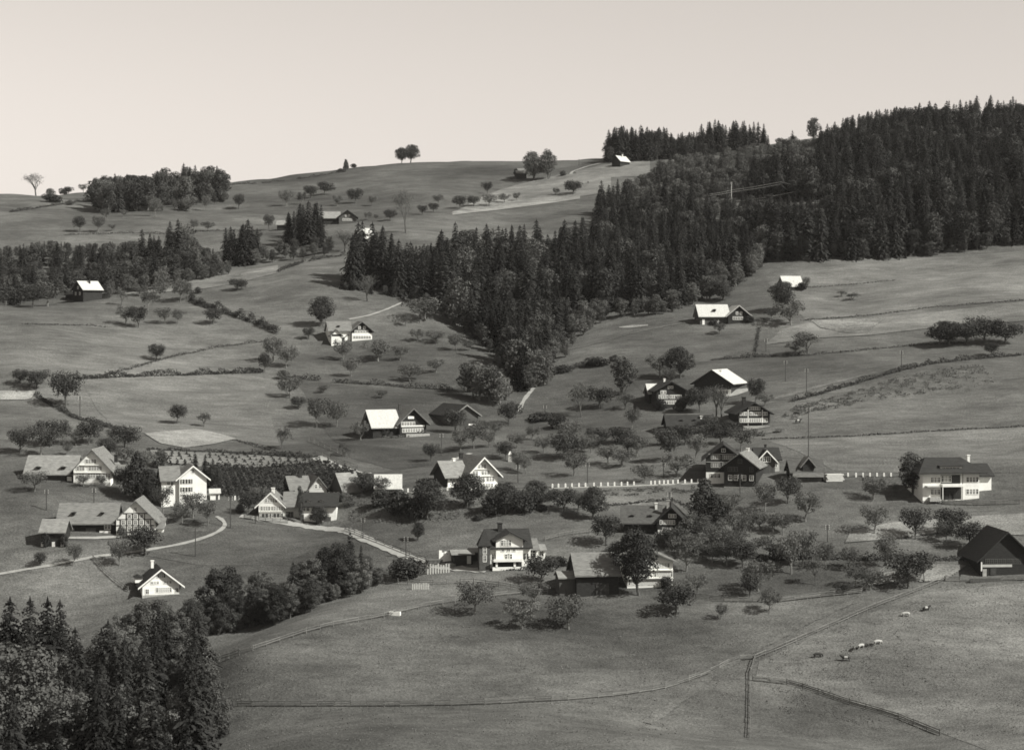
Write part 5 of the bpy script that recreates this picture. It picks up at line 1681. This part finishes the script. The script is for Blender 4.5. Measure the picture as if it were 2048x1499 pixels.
def hedge(label, px, hpx, wid=1.2, dens=26, m='leaf_dark', gap=0.0, name='hedge', leaf=.42):
    c = world_line(px, step=.5)
    s = F / c[:, 1].mean()
    h0 = hpx / s
    n = len(c)
    hh = h0 * np.clip(.75 + 1.1 * vnoise(np.arange(n) * .16 + rng.random() * 50, np.zeros(n), 4) + .6 * vnoise(np.arange(n) * .6, np.zeros(n) + 3, 5), .15, 1.4)
    keep = vnoise(np.arange(n) * .1 + 20, np.zeros(n) + rng.random() * 40, 2) + .5 > gap
    k = np.repeat(np.nonzero(keep)[0], max(2, int(dens * .5 * max(.5, min(h0, 2.0)))))
    q = len(k)
    a = rng.random(q) * math.pi * 2
    r = np.sqrt(rng.random(q))
    P = np.empty((q, 3))
    P[:, 0] = c[k, 0] + rng.normal(size=q) * .35 + np.cos(a) * r * .3
    P[:, 1] = c[k, 1] + np.sin(a) * wid * .5 * r
    t = rng.random(q) ** .7
    P[:, 2] = ground(P[:, 0], P[:, 1]) + hh[k] * t
    Nn = np.stack([np.cos(a) * .5, np.sin(a), t + .2], 1) + sphere(q) * .6
    V, Q = quads(P, Nn, leaf * (.6 + .7 * rng.random(q)))
    o = link(bpy.data.objects.new(name, np_mesh(name, V, Q, [M[m]])))
    return tag(o, label, 'hedge')


hedge('thick dark hedge running down to the lane on the left meadow', [(382,592),(386,606),(410,614),(450,626),(510,646),(556,668)], 15, 1.6, 40)
hedge('bushy level hedge across the left meadow', [(158,758),(220,755),(280,753),(400,749),(525,745)], 11, 1.6, 34, gap=.12)
hedge('thin low hedge climbing above the bushy level hedge', [(205,752),(260,738),(330,717),(440,694),(545,681)], 5, .8, 20, gap=.1)
hedge('low hedge across the orchard below the meadow farmhouse', [(580,754),(660,764),(780,771),(820,776),(890,779),(925,786)], 9, 1.4, 30, gap=.2)
hedge('dark hedge curving down at the far left', [(72,790),(90,802),(125,822),(150,836),(190,846),(236,860)], 9, 1.4, 34)
hedge('dark hedge along the top of the nursery', [(296,899),(360,903),(450,906),(520,909),(570,911),(632,915)], 7, 1.2, 36, gap=.1)
hedge('low hedge beside the pale mown field', [(470,880),(520,895),(560,906)], 4, .8, 24)
hedge('dark hedge right of the ravine mouth', [(1110,744),(1150,736),(1180,731),(1226,722)], 10, 1.6, 40, gap=.1)
hedge('dark hedge left of the spreading bare tree', [(1425,720),(1470,717),(1520,714),(1610,711)], 8, 1.4, 36, gap=.15)
hedge('thin low hedge right of the spreading bare tree', [(1612,711),(1680,705),(1760,697),(1840,690),(1930,686)], 4, .8, 24, gap=.1)
hedge('dark hedge along the lane at the right', [(1585,803),(1620,794),(1660,782),(1720,765),(1780,747),(1850,730),(1910,722),(2060,708)], 9, 1.6, 38, gap=.12)
hedge('low shrubby hedge below the small dark wood', [(556,544),(600,527),(640,518),(690,511)], 7, 1.2, 30, gap=.15)
hedge('low dark hedge under the left skyline', [(455,370),(520,367),(580,361),(640,352),(690,344)], 4, 1.6, 24, gap=.1)
hedge('dark hedge behind the lower orchard', [(1515,1120),(1600,1117),(1680,1117),(1760,1120),(1850,1120),(1955,1118)], 11, 1.8, 42)
hedge('low hedge at the upper left corner', [(20,425),(60,419),(110,411),(160,404),(185,402)], 5, 1.2, 24, gap=.2)
hedge('dark low hedge above the dark farmhouse', [(1212,1012),(1270,1006),(1340,999),(1362,1006),(1388,1022)], 4.5, .9, 36)
hedge('thin field border high on the right meadow', [(1600,577),(1660,573),(1720,568),(1790,561)], 3, .8, 16, gap=.2)
hedge('dark field border above the furrowed field', [(1605,641),(1680,636),(1760,629),(1850,617),(1940,609),(2060,600)], 3, .8, 24)
hedge('straight dark field border below the log chalet', [(1525,878),(1600,876),(1700,872),(1800,866),(1900,860),(2060,852)], 2.5, .7, 24)
hedge('short dark border between the upper right fields', [(1518,655),(1514,680),(1508,712)], 3.5, .8, 24)
hedge('dark border across the left meadow', [(52,648),(120,650),(180,651),(214,654)], 2.6, .7, 22)
hedge('dark bank hedge under the left valley wood', [(130,470),(200,468),(270,466),(330,468),(440,462),(520,463)], 3.5, .9, 22, gap=.1)
hedge('garden shrubs in front of the log chalet', [(1470,862),(1500,868),(1530,872)], 7, 1.4, 30, 'leaf')
hedge('garden shrubs in front of the farm with the white roof', [(752,874),(790,876),(830,872),(850,866)], 7, 1.4, 26, 'leaf', gap=.2)
hedge('climbing shrubs along the half timbered front', [(236,1076),(260,1077),(300,1076)], 9, .8, 24, 'leaf', gap=.25)
hedge('flower bed shrubs in front of the upper left farmhouse', [(150,972),(180,973),(215,970)], 6, .8, 22, 'leaf', gap=.3)
hedge('hedge along the villa garden', [(985,1137),(1010,1139),(1050,1139)], 6, 1, 30)
hedge('small garden hedge by the hip roofed villa', [(1855,1003),(1870,1006),(1890,1006)], 7, 1, 26, 'leaf_pale')


def thicket(name, label, top, bot, n, hpx, m, leaf=.5, clump=0.0, cat='thicket', rows=False):
    a, b_ = world_line(top, 80)[:, :2], world_line(bot, 80)[:, :2]
    u, v = rng.random(n) * 79, rng.random(n)
    i = u.astype(int)
    f = (u - i)[:, None]
    j = np.minimum(i + 1, 79)
    A, B = a[i] * (1 - f) + a[j] * f, b_[i] * (1 - f) + b_[j] * f
    XY = A * (1 - v[:, None]) + B * v[:, None]
    if rows:
        XY = XY[np.sin((.97 * XY[:, 0] + .24 * XY[:, 1]) * 2 * math.pi / 1.9) > -.6]
    if clump:
        ok = vnoise(XY[:, 0] / 1.6, XY[:, 1] / 1.6, 1) + .5 > clump
        XY = XY[ok]
    q = len(XY)
    s = F / XY[:, 1].mean()
    hh = hpx / s * np.clip(.6 + 1.3 * vnoise(XY[:, 0] / 1.3, XY[:, 1] / 1.3, 3), .1, 1.3)
    P = np.stack([XY[:, 0], XY[:, 1], ground(XY[:, 0], XY[:, 1]) + hh * rng.random(q) ** .6 + .05], 1)
    V, Q = quads(P, sphere(q) * .8 + np.array([0, -.2, .6]), leaf * (.6 + .7 * rng.random(q)))
    o = link(bpy.data.objects.new(name, np_mesh(name, V, Q, [M[m]])))
    return tag(o, label, cat, kind='stuff')


thicket('bramble_thicket', 'dense dark thicket covering the slope below the nursery', [(420,930),(520,936),(600,928),(645,920),(690,938),(730,958)], [(420,990),(500,998),(560,998),(600,994),(640,990),(700,986)], 36000, 11, 'leaf_dark', .42, rows=True)
thicket('scrub_patch', 'pale scrubby plants scattered below the lane hedge', [(1590,815),(1680,790),(1790,756),(1900,735),(1965,730)], [(1560,838),(1680,815),(1780,798),(1880,782),(1990,770)], 9000, 4, 'leaf_pale', .42, .52, 'scrub')
thicket('bank_scrub', 'rough grass and scrub on the bank below the road', [(690,1000),(800,995),(900,990),(1000,986),(1120,982),(1250,978),(1390,972)], [(700,1040),(800,1052),(900,1040),(1000,1034),(1120,1010),(1250,992),(1390,985)], 7000, 3, 'leaf', .4, .5, 'scrub')
thicket('pasture_tufts', 'tufts of rough grass on the fenced cow pasture', [(1540,1310),(1640,1270),(1760,1222),(1880,1172),(2060,1155)], [(1530,1420),(1650,1440),(1760,1460),(1900,1470),(2060,1480)], 9000, 1.8, 'leaf', .26, .56, 'grass')
thicket('meadow_tufts', 'tufts of longer grass on the foreground meadow', [(470,1300),(650,1265),(850,1235),(1050,1275),(1250,1260),(1480,1240)], [(480,1500),(700,1500),(900,1500),(1100,1500),(1300,1480),(1480,1430)], 9000, 1.8, 'leaf_pale', .26, .6, 'grass')

# young plants in rows on the nursery soil
pl = []
for i in range(3):
    wd, V, Q = broadleaf(400 + i, 1.2, 1.1, 60, 4, .05, .34, .35, 'cone', .3)
    pl.append(whole_mesh('young_shrub', wd, V, Q, M['leaf_dark'], M['bark']))
random.seed(9)
k = 0
for r_ in range(5):
    for c_ in range(20):
        px = 312 + c_ * 15 + r_ * 4 + random.uniform(-3, 3)
        py = 907 + r_ * 5.2 + 4 * math.sin((px - 300) / 300 * 3.1) + random.uniform(-1, 1)
        if px > 610 or 384 < px < 416:
            continue
        p = at(px, py)
        o = link(bpy.data.objects.new('young_shrub', pl[k % 3]))
        o.location = p
        q = random.uniform(.5, 1.0)
        o.scale = (q, q, q)
        tag(o, 'small dark young shrub planted in a row on the pale nursery soil', 'shrub', 'young shrubs in rows on the nursery soil')
        k += 1

# ------------------------------------------------------------------ fences
pm = MB()
pm.box(-.06, .06, -.06, .06, -.4, 1.15)
POST = {'rail': pm.mesh('post', [M['rail']]), 'railpale': pm.mesh('post', [M['railpale']])}
rm = MB()
rm.box(0, 1, -.035, .035, -.06, .06)
RAIL = {'rail': rm.mesh('rail', [M['rail']]), 'railpale': rm.mesh('rail', [M['railpale']])}


def fence(label, px, gap=2.6, m='rail', rails=(.5, .95), thick=.9):
    c = world_line(px, step=gap)
    root = empty('wooden_fence', c[0])
    tag(root, label, 'fence')
    P = [Vector((x, y, float(ground(x, y)))) for x, y, z in c]
    for i, p in enumerate(P):
        o = link(bpy.data.objects.new('post', POST[m]), root)
        o.location = p - P[0]
        o.rotation_euler = (random.uniform(-.06, .06), random.uniform(-.06, .06), random.uniform(0, 1))
        if i + 1 < len(P):
            for h in rails:
                a, b_ = p + Vector((0, -.08, h + random.uniform(-.05, .05))), P[i + 1] + Vector((0, -.08, h + random.uniform(-.05, .05)))
                d = b_ - a
                r = link(bpy.data.objects.new('rail', RAIL[m]), root)
                r.location = a - P[0]
                r.scale = (d.length * 1.04, thick, thick)
                r.rotation_euler = d.to_track_quat('X', 'Z').to_euler()
    return root


fence('pale rail fence climbing right from the fence junction', [(1510,1318),(1560,1298),(1640,1263),(1740,1219),(1840,1181),(1892,1160)], 2.6, 'railpale', (.45, .95), .9)
fence('dark rail fence sweeping from the junction to the bottom left', [(1510,1318),(1470,1321),(1420,1347),(1330,1377),(1240,1391),(1120,1401),(950,1409),(780,1412),(620,1412),(475,1412)], 2.8, 'rail', (.3, .6, .95), 1.3)
fence('fence dropping straight down from the junction', [(1510,1320),(1501,1345),(1500,1400),(1500,1437),(1499,1475)], 2.4, 'rail', (.45, .9), 1.0)
fence('fence running down to the bottom right', [(1505,1361),(1580,1369),(1620,1381),(1680,1402),(1740,1420),(1790,1434),(1880,1470)], 2.6, 'rail', (.3, .6, .95), 1.3)
fence('long fence slanting up across the foreground meadow', [(420,1328),(520,1296),(620,1263),(670,1251),(760,1236),(850,1214),(940,1199),(1040,1188),(1095,1186)], 2.6, 'railpale', (.5, .95), 1.0)
fence('low fence below the villa meadow', [(775,1166),(860,1169),(940,1166),(1010,1174),(1045,1182)], 2.4, 'rail', (.5, .95))
fence('dark rail fence under the lower orchard', [(1392,1197),(1450,1203),(1560,1204),(1650,1193),(1722,1186)], 2.6, 'rail', (.35, .65, .98), 1.2)
fence('short fence along the small vegetable plot', [(1722,1186),(1745,1163),(1762,1148),(1788,1127)], 2.2, 'railpale')
fence('road fence left of the turreted villa', [(690,1060),(760,1087),(800,1103),(852,1123)], 2.6, 'rail', (.45, .9), 1.2)
fence('meadow fence right of the turreted villa', [(1090,1082),(1130,1071),(1200,1063),(1240,1060)], 2.6, 'rail')
fence('garden fence in front of the hip roofed villa', [(1884,1008),(1930,1010),(1960,1010),(2040,1008)], 1.2, 'rail', (.3, .55, .8, 1.05), 1.4)
fence('fence beside the hillside road', [(632,906),(670,922),(715,938)], 2.6, 'rail')
fence('fence in the meadow above the hillside road', [(618,882),(660,899),(690,911)], 2.6, 'rail')
fence('field fence by the footpath above the bottom left wood', [(186,1118),(205,1140),(230,1163),(256,1182)], 2.2, 'railpale', (.4, .9))
fence('garden fence of the white house with garages', [(488,1037),(510,1040),(540,1044),(575,1047)], 1.4, 'railpale', (.3, .6, .9), 1.4)
fence('yard fence at the right edge house', [(1890,1162),(1930,1163),(2060,1160)], 2.4, 'rail', (.3, .6, .95), 1.3)


# picket gate and rack
def slats(name, label, cat, px, py, n, gap, h, m):
    p = at(px, py)
    r_ = empty(name, p)
    tag(r_, label, cat)
    for i in range(n):
        q = MB()
        x = (i - n / 2) * gap
        q.box(x, x + gap * .55, -.02, .02, -.2, h * random.uniform(.85, 1.05))
        q.build('slat', [M[m]], r_)
    for z in (.3, .75):
        q = MB()
        q.box(-n / 2 * gap - .1, n / 2 * gap, .03, .09, h * z, h * z + .1)
        q.build('rail', [M['rail']], r_)
    return r_


slats('picket_panel', 'pale wooden picket panel in the low fence', 'fence', 842, 1178, 10, .36, 1.25, 'boards')
slats('slatted_rack', 'dark rack with pale upright slats below the village road', 'rack', 878, 1146, 9, .55, 2.0, 'boards')

# guard stones along the road
gm = MB()
gm.poly([(-.2, -.17, -.5), (.2, -.17, -.5), (.2, .17, -.5), (-.2, .17, -.5), (-.17, -.14, .85), (.17, -.14, .85), (.17, .14, .85), (-.17, .14, .85), (0, 0, 1.0)],
        [(3, 2, 1, 0), (0, 1, 5, 4), (1, 2, 6, 5), (2, 3, 7, 6), (3, 0, 4, 7), (4, 5, 8), (5, 6, 8), (6, 7, 8), (7, 4, 8)])
GS = gm.mesh('guard_stone', [M['plaster']])
for px in (805, 816, 827, 884, 895, 906, 1105, 1117, 1131, 1144, 1158, 1171, 1188, 1202, 1216, 1229, 1243, 1255, 1268, 1302, 1310, 1319, 1328, 1336, 1346, 1356, 1370, 1383, 1396, 1408):
    py = float(np.interp(px, [800, 900, 1000, 1100, 1250, 1400, 1450], [985, 981, 978, 975, 971, 965, 960]))
    o = link(bpy.data.objects.new('guard_stone', GS))
    o.location = at(px, py)
    tag(o, 'white guard stone in the row along the valley road', 'guard stone', 'white guard stones along the valley road')
for px in (1696, 1712, 1726, 1740, 1754, 1768, 1782):
    o = link(bpy.data.objects.new('guard_stone', GS))
    o.location = at(px, 953)
    tag(o, 'white guard stone of the short row right of the lumber stack', 'guard stone', 'short row of white guard stones')
for px in (470, 478, 486, 494):
    o = link(bpy.data.objects.new('guard_stone', GS))
    o.location = at(px, 999)
    tag(o, 'white guard stone beside the dark thicket', 'guard stone', 'white guard stones by the thicket')
for px in (620, 634, 658, 668, 676, 684):
    o = link(bpy.data.objects.new('guard_stone', GS))
    o.location = at(px, 991)
    tag(o, 'white guard stone behind the long white wing', 'guard stone', 'white guard stones behind the wing')
for a_, b_, lb in ((1108, 1410, 'low pale kerb wall under the row of guard stones'), (808, 908, 'low pale wall left of the white roadside farmhouse')):
    c = world_line([(px, float(np.interp(px, [800, 900, 1000, 1100, 1250, 1400, 1450], [986, 982, 979, 976, 972, 966, 961]))) for px in range(a_, b_, 20)], step=2)
    q = MB()
    for i in range(len(c) - 1):
        u, v = Vector(c[i]), Vector(c[i + 1])
        u.z, v.z = float(ground(u.x, u.y)), float(ground(v.x, v.y))
        n = Vector((-(v - u).y, (v - u).x, 0)).normalized() * .14
        q.poly([u - n - Vector((0, 0, .5)), v - n - Vector((0, 0, .5)), v + n - Vector((0, 0, .5)), u + n - Vector((0, 0, .5)), u - n + Vector((0, 0, .16)), v - n + Vector((0, 0, .16)), v + n + Vector((0, 0, .16)), u + n + Vector((0, 0, .16))],
               [(3, 2, 1, 0), (4, 5, 6, 7), (0, 1, 5, 4), (1, 2, 6, 5), (2, 3, 7, 6), (3, 0, 4, 7)])
    tag(q.build('kerb_wall', [M['cream']]), lb, 'wall')

# ------------------------------------------------------------------ poles
POLES = [(160,832,40),(93,1020,42),(188,1012,36),(283,1008,34),(461,1056,64),(511,1047,16),(726,1077,42),(812,1115,42),(883,911,44),(1175,967,42),(1327,954,28),(1036,965,36),(1480,992,44),(1617,917,102),(1655,1083,34),(1571,763,42),(1613,787,50),(1803,737,36),(1532,703,26),(1463,408,44),(1158,332,14),(1339,1012,28),(1090,830,20),(1216,1188,44)]
pl_lab = relate([('wooden pole', x, y - h * .5) for x, y, h in POLES])
for (x, y, h), lb in zip(POLES, pl_lab):
    p = at(x, y)
    s = F / p.y
    r_ = empty('utility_pole', p)
    tag(r_, lb, 'pole', 'wooden poles on the slope')
    q = MB()
    q.tube((0, 0, -.6), (0, 0, h / s), .13, .09, 7)
    q.build('shaft', [M['wire' if x == 1463 else 'pole']], r_)
    q = MB()
    for z in (.25, .6, .95):
        q.box(-.45, .45, -.05, .05, h / s - z - .05, h / s - z + .03)
        q.tube((-.4, 0, h / s - z + .03), (-.4, 0, h / s - z + .2), .05, .04, 5, 1)
        q.tube((.4, 0, h / s - z + .03), (.4, 0, h / s - z + .2), .05, .04, 5, 1)
    q.build('insulator_arms', [M['pole'], M['plaster']], r_)
p = at(391, 1113)
s = F / p.y
r_ = empty('signal_post', p)
tag(r_, 'tall dark post with a pale crossbar in the meadow right of the half timbered farmhouse', 'post')
q = MB()
q.tube((0, 0, -.5), (0, 0, 58 / s), .13, .1, 7)
q.build('shaft', [M['pole']], r_)
q = MB()
q.box(-8 / s, 20 / s, -.06, -.12 + .16, 52 / s, 54 / s)
q.build('crossbar', [M['railpale']], r_)


# bright wires crossing the forest
def wire(label, pts, r=.06):
    W3 = [Vector(((px - CX) / F * y, y, (HY - py) / F * y)) for px, py, y in pts]
    q = MB()
    for i in range(len(W3) - 1):
        for j in range(4):
            a, c = W3[i].lerp(W3[i + 1], j / 4), W3[i].lerp(W3[i + 1], (j + 1) / 4)
            sag = lambda t: Vector((0, 0, -4 * t * (1 - t) * .2))
            q.tube(a + sag(j / 4), c + sag((j + 1) / 4), r, r, 4)
    tag(q.build('power_cable', [M['wire']]), label, 'cable', 'bright cables over the forest')


YW = at(1463, 408).y - 6
wire('uppermost bright cable in front of the forest', [(1420,388,YW),(1463,380,YW - 2),(1560,364,YW - 8),(1640,378,YW - 12)])
wire('second bright cable in front of the forest', [(1420,391,YW),(1463,384,YW - 2),(1562,368,YW - 8)])
wire('long bright cable low over the forest', [(1440,408,YW),(1463,404,YW - 2),(1545,392,YW - 8),(1640,372,YW - 12)])


# ------------------------------------------------------------------ animals and people
def skin_mesh(name, verts, edges, radii, mats, sub=1, paint=None):
    me = bpy.data.meshes.new(name + '_skeleton')
    me.from_pydata(verts, edges, [])
    o = bpy.data.objects.new(name, me)
    C.objects.link(o)
    sk = o.modifiers.new('skin', 'SKIN')
    for v, r_ in zip(me.skin_vertices[0].data, radii):
        v.radius = r_
    me.skin_vertices[0].data[0].use_root = True
    sb = o.modifiers.new('smooth', 'SUBSURF')
    sb.levels = sub
    dg = bpy.context.evaluated_depsgraph_get()
    m2 = bpy.data.meshes.new_from_object(o.evaluated_get(dg))
    bpy.data.objects.remove(o)
    m2.name = name
    m2.materials.clear()
    for m in mats:
        m2.materials.append(m)
    if paint:
        for p_ in m2.polygons:
            p_.material_index = paint(p_.center)
    for p_ in m2.polygons:
        p_.use_smooth = True
    return m2


def cow_mesh(grazing, mats, paint):
    hd = [(1.18, 0, 1.02), (1.42, 0, .62), (1.55, 0, .3)] if grazing else [(1.15, 0, 1.42), (1.45, 0, 1.55), (1.72, 0, 1.4)]
    V = [(0, 0, 1.05), (.45, 0, 1.05), (.85, 0, 1.12), (-.45, 0, 1.08), (-.85, 0, 1.12)] + hd
    E = [(0, 1), (1, 2), (0, 3), (3, 4), (2, 5), (5, 6), (6, 7)]
    Rr = [(.36, .4), (.36, .4), (.3, .36), (.36, .4), (.28, .32), (.2, .24), (.16, .17), (.09, .1)]
    for x, hock in ((.72, .03), (-.8, -.1)):
        for y in (-.2, .2):
            i = len(V)
            V += [(x, y, .72), (x + hock, y, .4), (x, y, .02)]
            E += [(2 if x > 0 else 4, i), (i, i + 1), (i + 1, i + 2)]
            Rr += [(.14, .16), (.085, .085), (.07, .07)]
    i = len(V)
    V += [(-1.14, 0, 1.12), (-1.22, 0, .62)]
    E += [(4, i), (i, i + 1)]
    Rr += [(.05, .05), (.04, .04)]
    for y in (-.16, .16):
        i = len(V)
        h = hd[1]
        V += [(h[0] - .03, y * 1.5, h[2] + .1)]
        E += [(6, i)]
        Rr += [(.05, .05)]
    return skin_mesh('cow', V, E, Rr, mats, 1, paint)


CW = {
 'dark': cow_mesh(True, [M['cow_dark']], None),
 'pale': cow_mesh(True, [M['cow_pale']], None),
 'brown': cow_mesh(True, [M['cow_brown']], None),
 'belt': cow_mesh(False, [M['cow_dark'], M['cow_pale']], lambda c: 1 if -.35 < c.x < .45 and c.z > .5 else 0),
}
for px, py, kd, rz, lb in ((1852, 1222, 'belt', 25, 'dark and white cow, uppermost on the fenced pasture'), (1812, 1233, 'pale', 185, 'pale cow just below the uppermost cow'), (1635, 1315, 'dark', 10, 'dark cow nearest the fence junction'),
                           (1692, 1322, 'belt', 175, 'dark cow with a white belt, lowest on the pasture'), (1722, 1297, 'pale', 40, 'white cow in the middle of the cow group'), (1709, 1301, 'brown', 70, 'brown cow at the left of the cow group'),
                           (1740, 1293, 'brown', 200, 'brown cow right of the white cow'), (1755, 1289, 'pale', 20, 'pale cow at the right end of the cow group'),
                           (1594, 831, 'dark', 160, 'upper dark cow right of the log chalet'), (1590, 838, 'brown', 190, 'middle brown cow right of the log chalet'), (1596, 846, 'belt', 20, 'lower dark and white cow right of the log chalet')):
    o = link(bpy.data.objects.new('cow', CW[kd]))
    o.location = at(px, py)
    o.rotation_euler = (0, 0, R(rz))
    o.scale = (.72, .72, .72)
    tag(o, lb, 'cow', 'cows grazing on the pastures')


def person(label, px, py, rz):
    V = [(0, 0, .95), (0, 0, 1.2), (0, 0, 1.42), (0, 0, 1.54), (0, .02, 1.68),
         (-.1, 0, .88), (-.12, .06, .48), (-.12, .1, .04), (-.12, -.05, .02), (.1, 0, .88), (.12, -.12, .5), (.12, -.08, .06), (.12, -.22, .03),
         (-.2, 0, 1.38), (-.27, .03, 1.1), (-.26, -.06, .86), (.2, 0, 1.38), (.27, -.05, 1.1), (.26, -.16, .9)]
    E = [(0, 1), (1, 2), (2, 3), (3, 4), (0, 5), (5, 6), (6, 7), (7, 8), (0, 9), (9, 10), (10, 11), (11, 12), (2, 13), (13, 14), (14, 15), (2, 16), (16, 17), (17, 18)]
    Rr = [(.17, .12), (.16, .11), (.17, .11), (.06, .06), (.105, .12), (.1, .1), (.07, .07), (.05, .05), (.045, .04), (.1, .1), (.07, .07), (.05, .05), (.045, .04), (.07, .07), (.05, .05), (.04, .04), (.07, .07), (.05, .05), (.04, .04)]
    me = skin_mesh('person', V, E, Rr, [M['cloth'], M['skin']], 1, lambda c: 1 if c.z > 1.5 or (abs(c.x) > .2 and c.z < .95) else 0)
    o = link(bpy.data.objects.new('person', me))
    o.location = at(px, py)
    o.rotation_euler = (0, 0, R(rz))
    tag(o, label, 'person')


person('person in dark clothes walking on the hilltop path', 1176, 368, 30)


# ------------------------------------------------------------------ small things
def pile(name, label, cat, px, py, n, L, hgt, m, yaw=0, per=6, log=False):
    p = at(px, py)
    r_ = empty(name, p, R(yaw))
    tag(r_, label, cat)
    for i in range(n):
        q = MB()
        lay, k_ = divmod(i, per)
        z = lay * hgt
        y = (k_ - per / 2) * (hgt * 1.05 if log else .34)
        e = random.uniform(-.25, .25)
        if log:
            q.tube((-L / 2 + e, y + lay * .1, z + hgt / 2), (L / 2 + e, y + lay * .1, z + hgt / 2), hgt / 2, hgt / 2.2, 7)
        else:
            q.box(-L / 2 + e, L / 2 + e, y, y + .3, z, z + hgt * .9)
        q.build('log' if log else 'plank', [M[m]], r_)


pile('lumber_stack', 'stack of pale planks right of the dark shed with the dormer', 'lumber stack', 1668, 962, 30, 4.0, .36, 'boards', 8, 6)
pile('log_pile', 'low pile of dark logs beside the village road', 'log pile', 868, 1127, 18, 3.0, .34, 'bark', 15, 6, True)
pile('log_pile', 'pile of cut logs next to the white boards', 'log pile', 905, 1131, 10, 2.0, .3, 'bark_pale', -20, 5, True)
# leaning white boards by the open shed
p = at(893, 1122)
r_ = empty('white_board_stack', p)
tag(r_, 'heap of bright white boards leaning left of the open shed', 'boards')
for i in range(9):
    q = MB()
    x = -1.6 + i * .38
    h = random.uniform(1.2, 2.3)
    q.poly([(x, 0, -.1), (x + .34, 0, -.1), (x + .34 + random.uniform(-.2, .3), .7, h), (x, .7, h), (x, .06, -.1), (x + .34, .06, -.1), (x + .34, .77, h), (x, .77, h)],
           [(0, 1, 2, 3), (7, 6, 5, 4), (0, 4, 5, 1), (1, 5, 6, 2), (2, 6, 7, 3), (3, 7, 4, 0)])
    q.build('board', [M['plaster']], r_)
# water trough, pale pointed cover, hand cart
p = at(790, 1229)
r_ = empty('water_trough', p, R(-12))
tag(r_, 'pale water trough beside the slanting meadow fence', 'trough')
q = MB()
for a_ in ((-1.1, 1.1, -.4, -.3), (-1.1, 1.1, .3, .4), (-1.1, -1.0, -.299, .299), (1.0, 1.1, -.299, .299)):
    q.box(a_[0], a_[1], a_[2], a_[3], -.1, .65)
q.box(-.99, .99, -.29, .29, -.05, .1)
q.build('basin', [M['plaster']], r_)
q = MB()
q.tube((-.7, .55, -.3), (-.7, .55, 1.2), .09, .07, 6)
q.tube((-.7, .55, 1.0), (-.5, .1, .92), .03, .03, 5)
q.build('spout_post', [M['railpale']], r_)
p = at(1020, 922)
r_ = empty('shrine_post', p)
tag(r_, 'narrow white pointed post among the orchard trees above the road', 'post')
q = MB()
q.poly([(-.5, -.4, -.3), (.5, -.4, -.3), (.5, .4, -.3), (-.5, .4, -.3), (-.35, -.3, 1.7), (.35, -.3, 1.7), (.35, .3, 1.7), (-.35, .3, 1.7)], [(3, 2, 1, 0), (4, 5, 6, 7), (0, 1, 5, 4), (1, 2, 6, 5), (2, 3, 7, 6), (3, 0, 4, 7)])
q.build('shaft', [M['cream']], r_)
q = MB()
q.poly([(-.5, -.45, 1.702), (.5, -.45, 1.702), (.5, .45, 1.702), (-.5, .45, 1.702), (0, 0, 2.6)], [(0, 3, 2, 1), (0, 1, 4), (1, 2, 4), (2, 3, 4), (3, 0, 4)])
q.build('cap', [M['plaster']], r_)
p = at(1560, 864)
r_ = empty('hand_cart', p, R(20))
tag(r_, 'small two wheeled cart at the end of the log chalet yard', 'cart')
q = MB()
q.box(-1.1, 1.1, -.5, .5, .55, .65)
q.box(-1.1, 1.1, -.5, -.44, .651, .95)
q.box(-1.1, 1.1, .44, .5, .651, .95)
q.build('bed', [M['plank']], r_)
q = MB()
q.tube((-1.1, 0, .6), (-2.3, 0, .4), .05, .04, 5)
q.build('shaft', [M['rail']], r_)
for y in (-.62, .62):
    q = MB()
    for i in range(12):
        a_, c_ = i * math.pi / 6, (i + 1) * math.pi / 6
        q.tube((.5 * math.cos(a_), y, .5 + .5 * math.sin(a_)), (.5 * math.cos(c_), y, .5 + .5 * math.sin(c_)), .05, .05, 4)
        if i % 3 == 0:
            q.tube((0, y, .5), (.5 * math.cos(a_), y, .5 + .5 * math.sin(a_)), .03, .03, 4)
    q.build('wheel', [M['railpale']], r_)


# ------------------------------------------------------------------ the air: a thin even haze round the whole place
def haze(density):
    q = MB()
    q.box(-2210, 2210, -910, 2410, ZLO - 1, ZHI + 45)
    m = bpy.data.materials.new('hazy_air')
    m.use_nodes = True
    n = m.node_tree
    n.nodes.clear()
    out = n.nodes.new('ShaderNodeOutputMaterial')
    v = n.nodes.new('ShaderNodeVolumePrincipled')
    v.inputs['Color'].default_value = (.95, .93, .9, 1)
    v.inputs['Density'].default_value = density
    n.links.new(v.outputs['Volume'], out.inputs['Volume'])
    tag(q.build('haze', [m]), kind='stuff')


haze(0.000024)
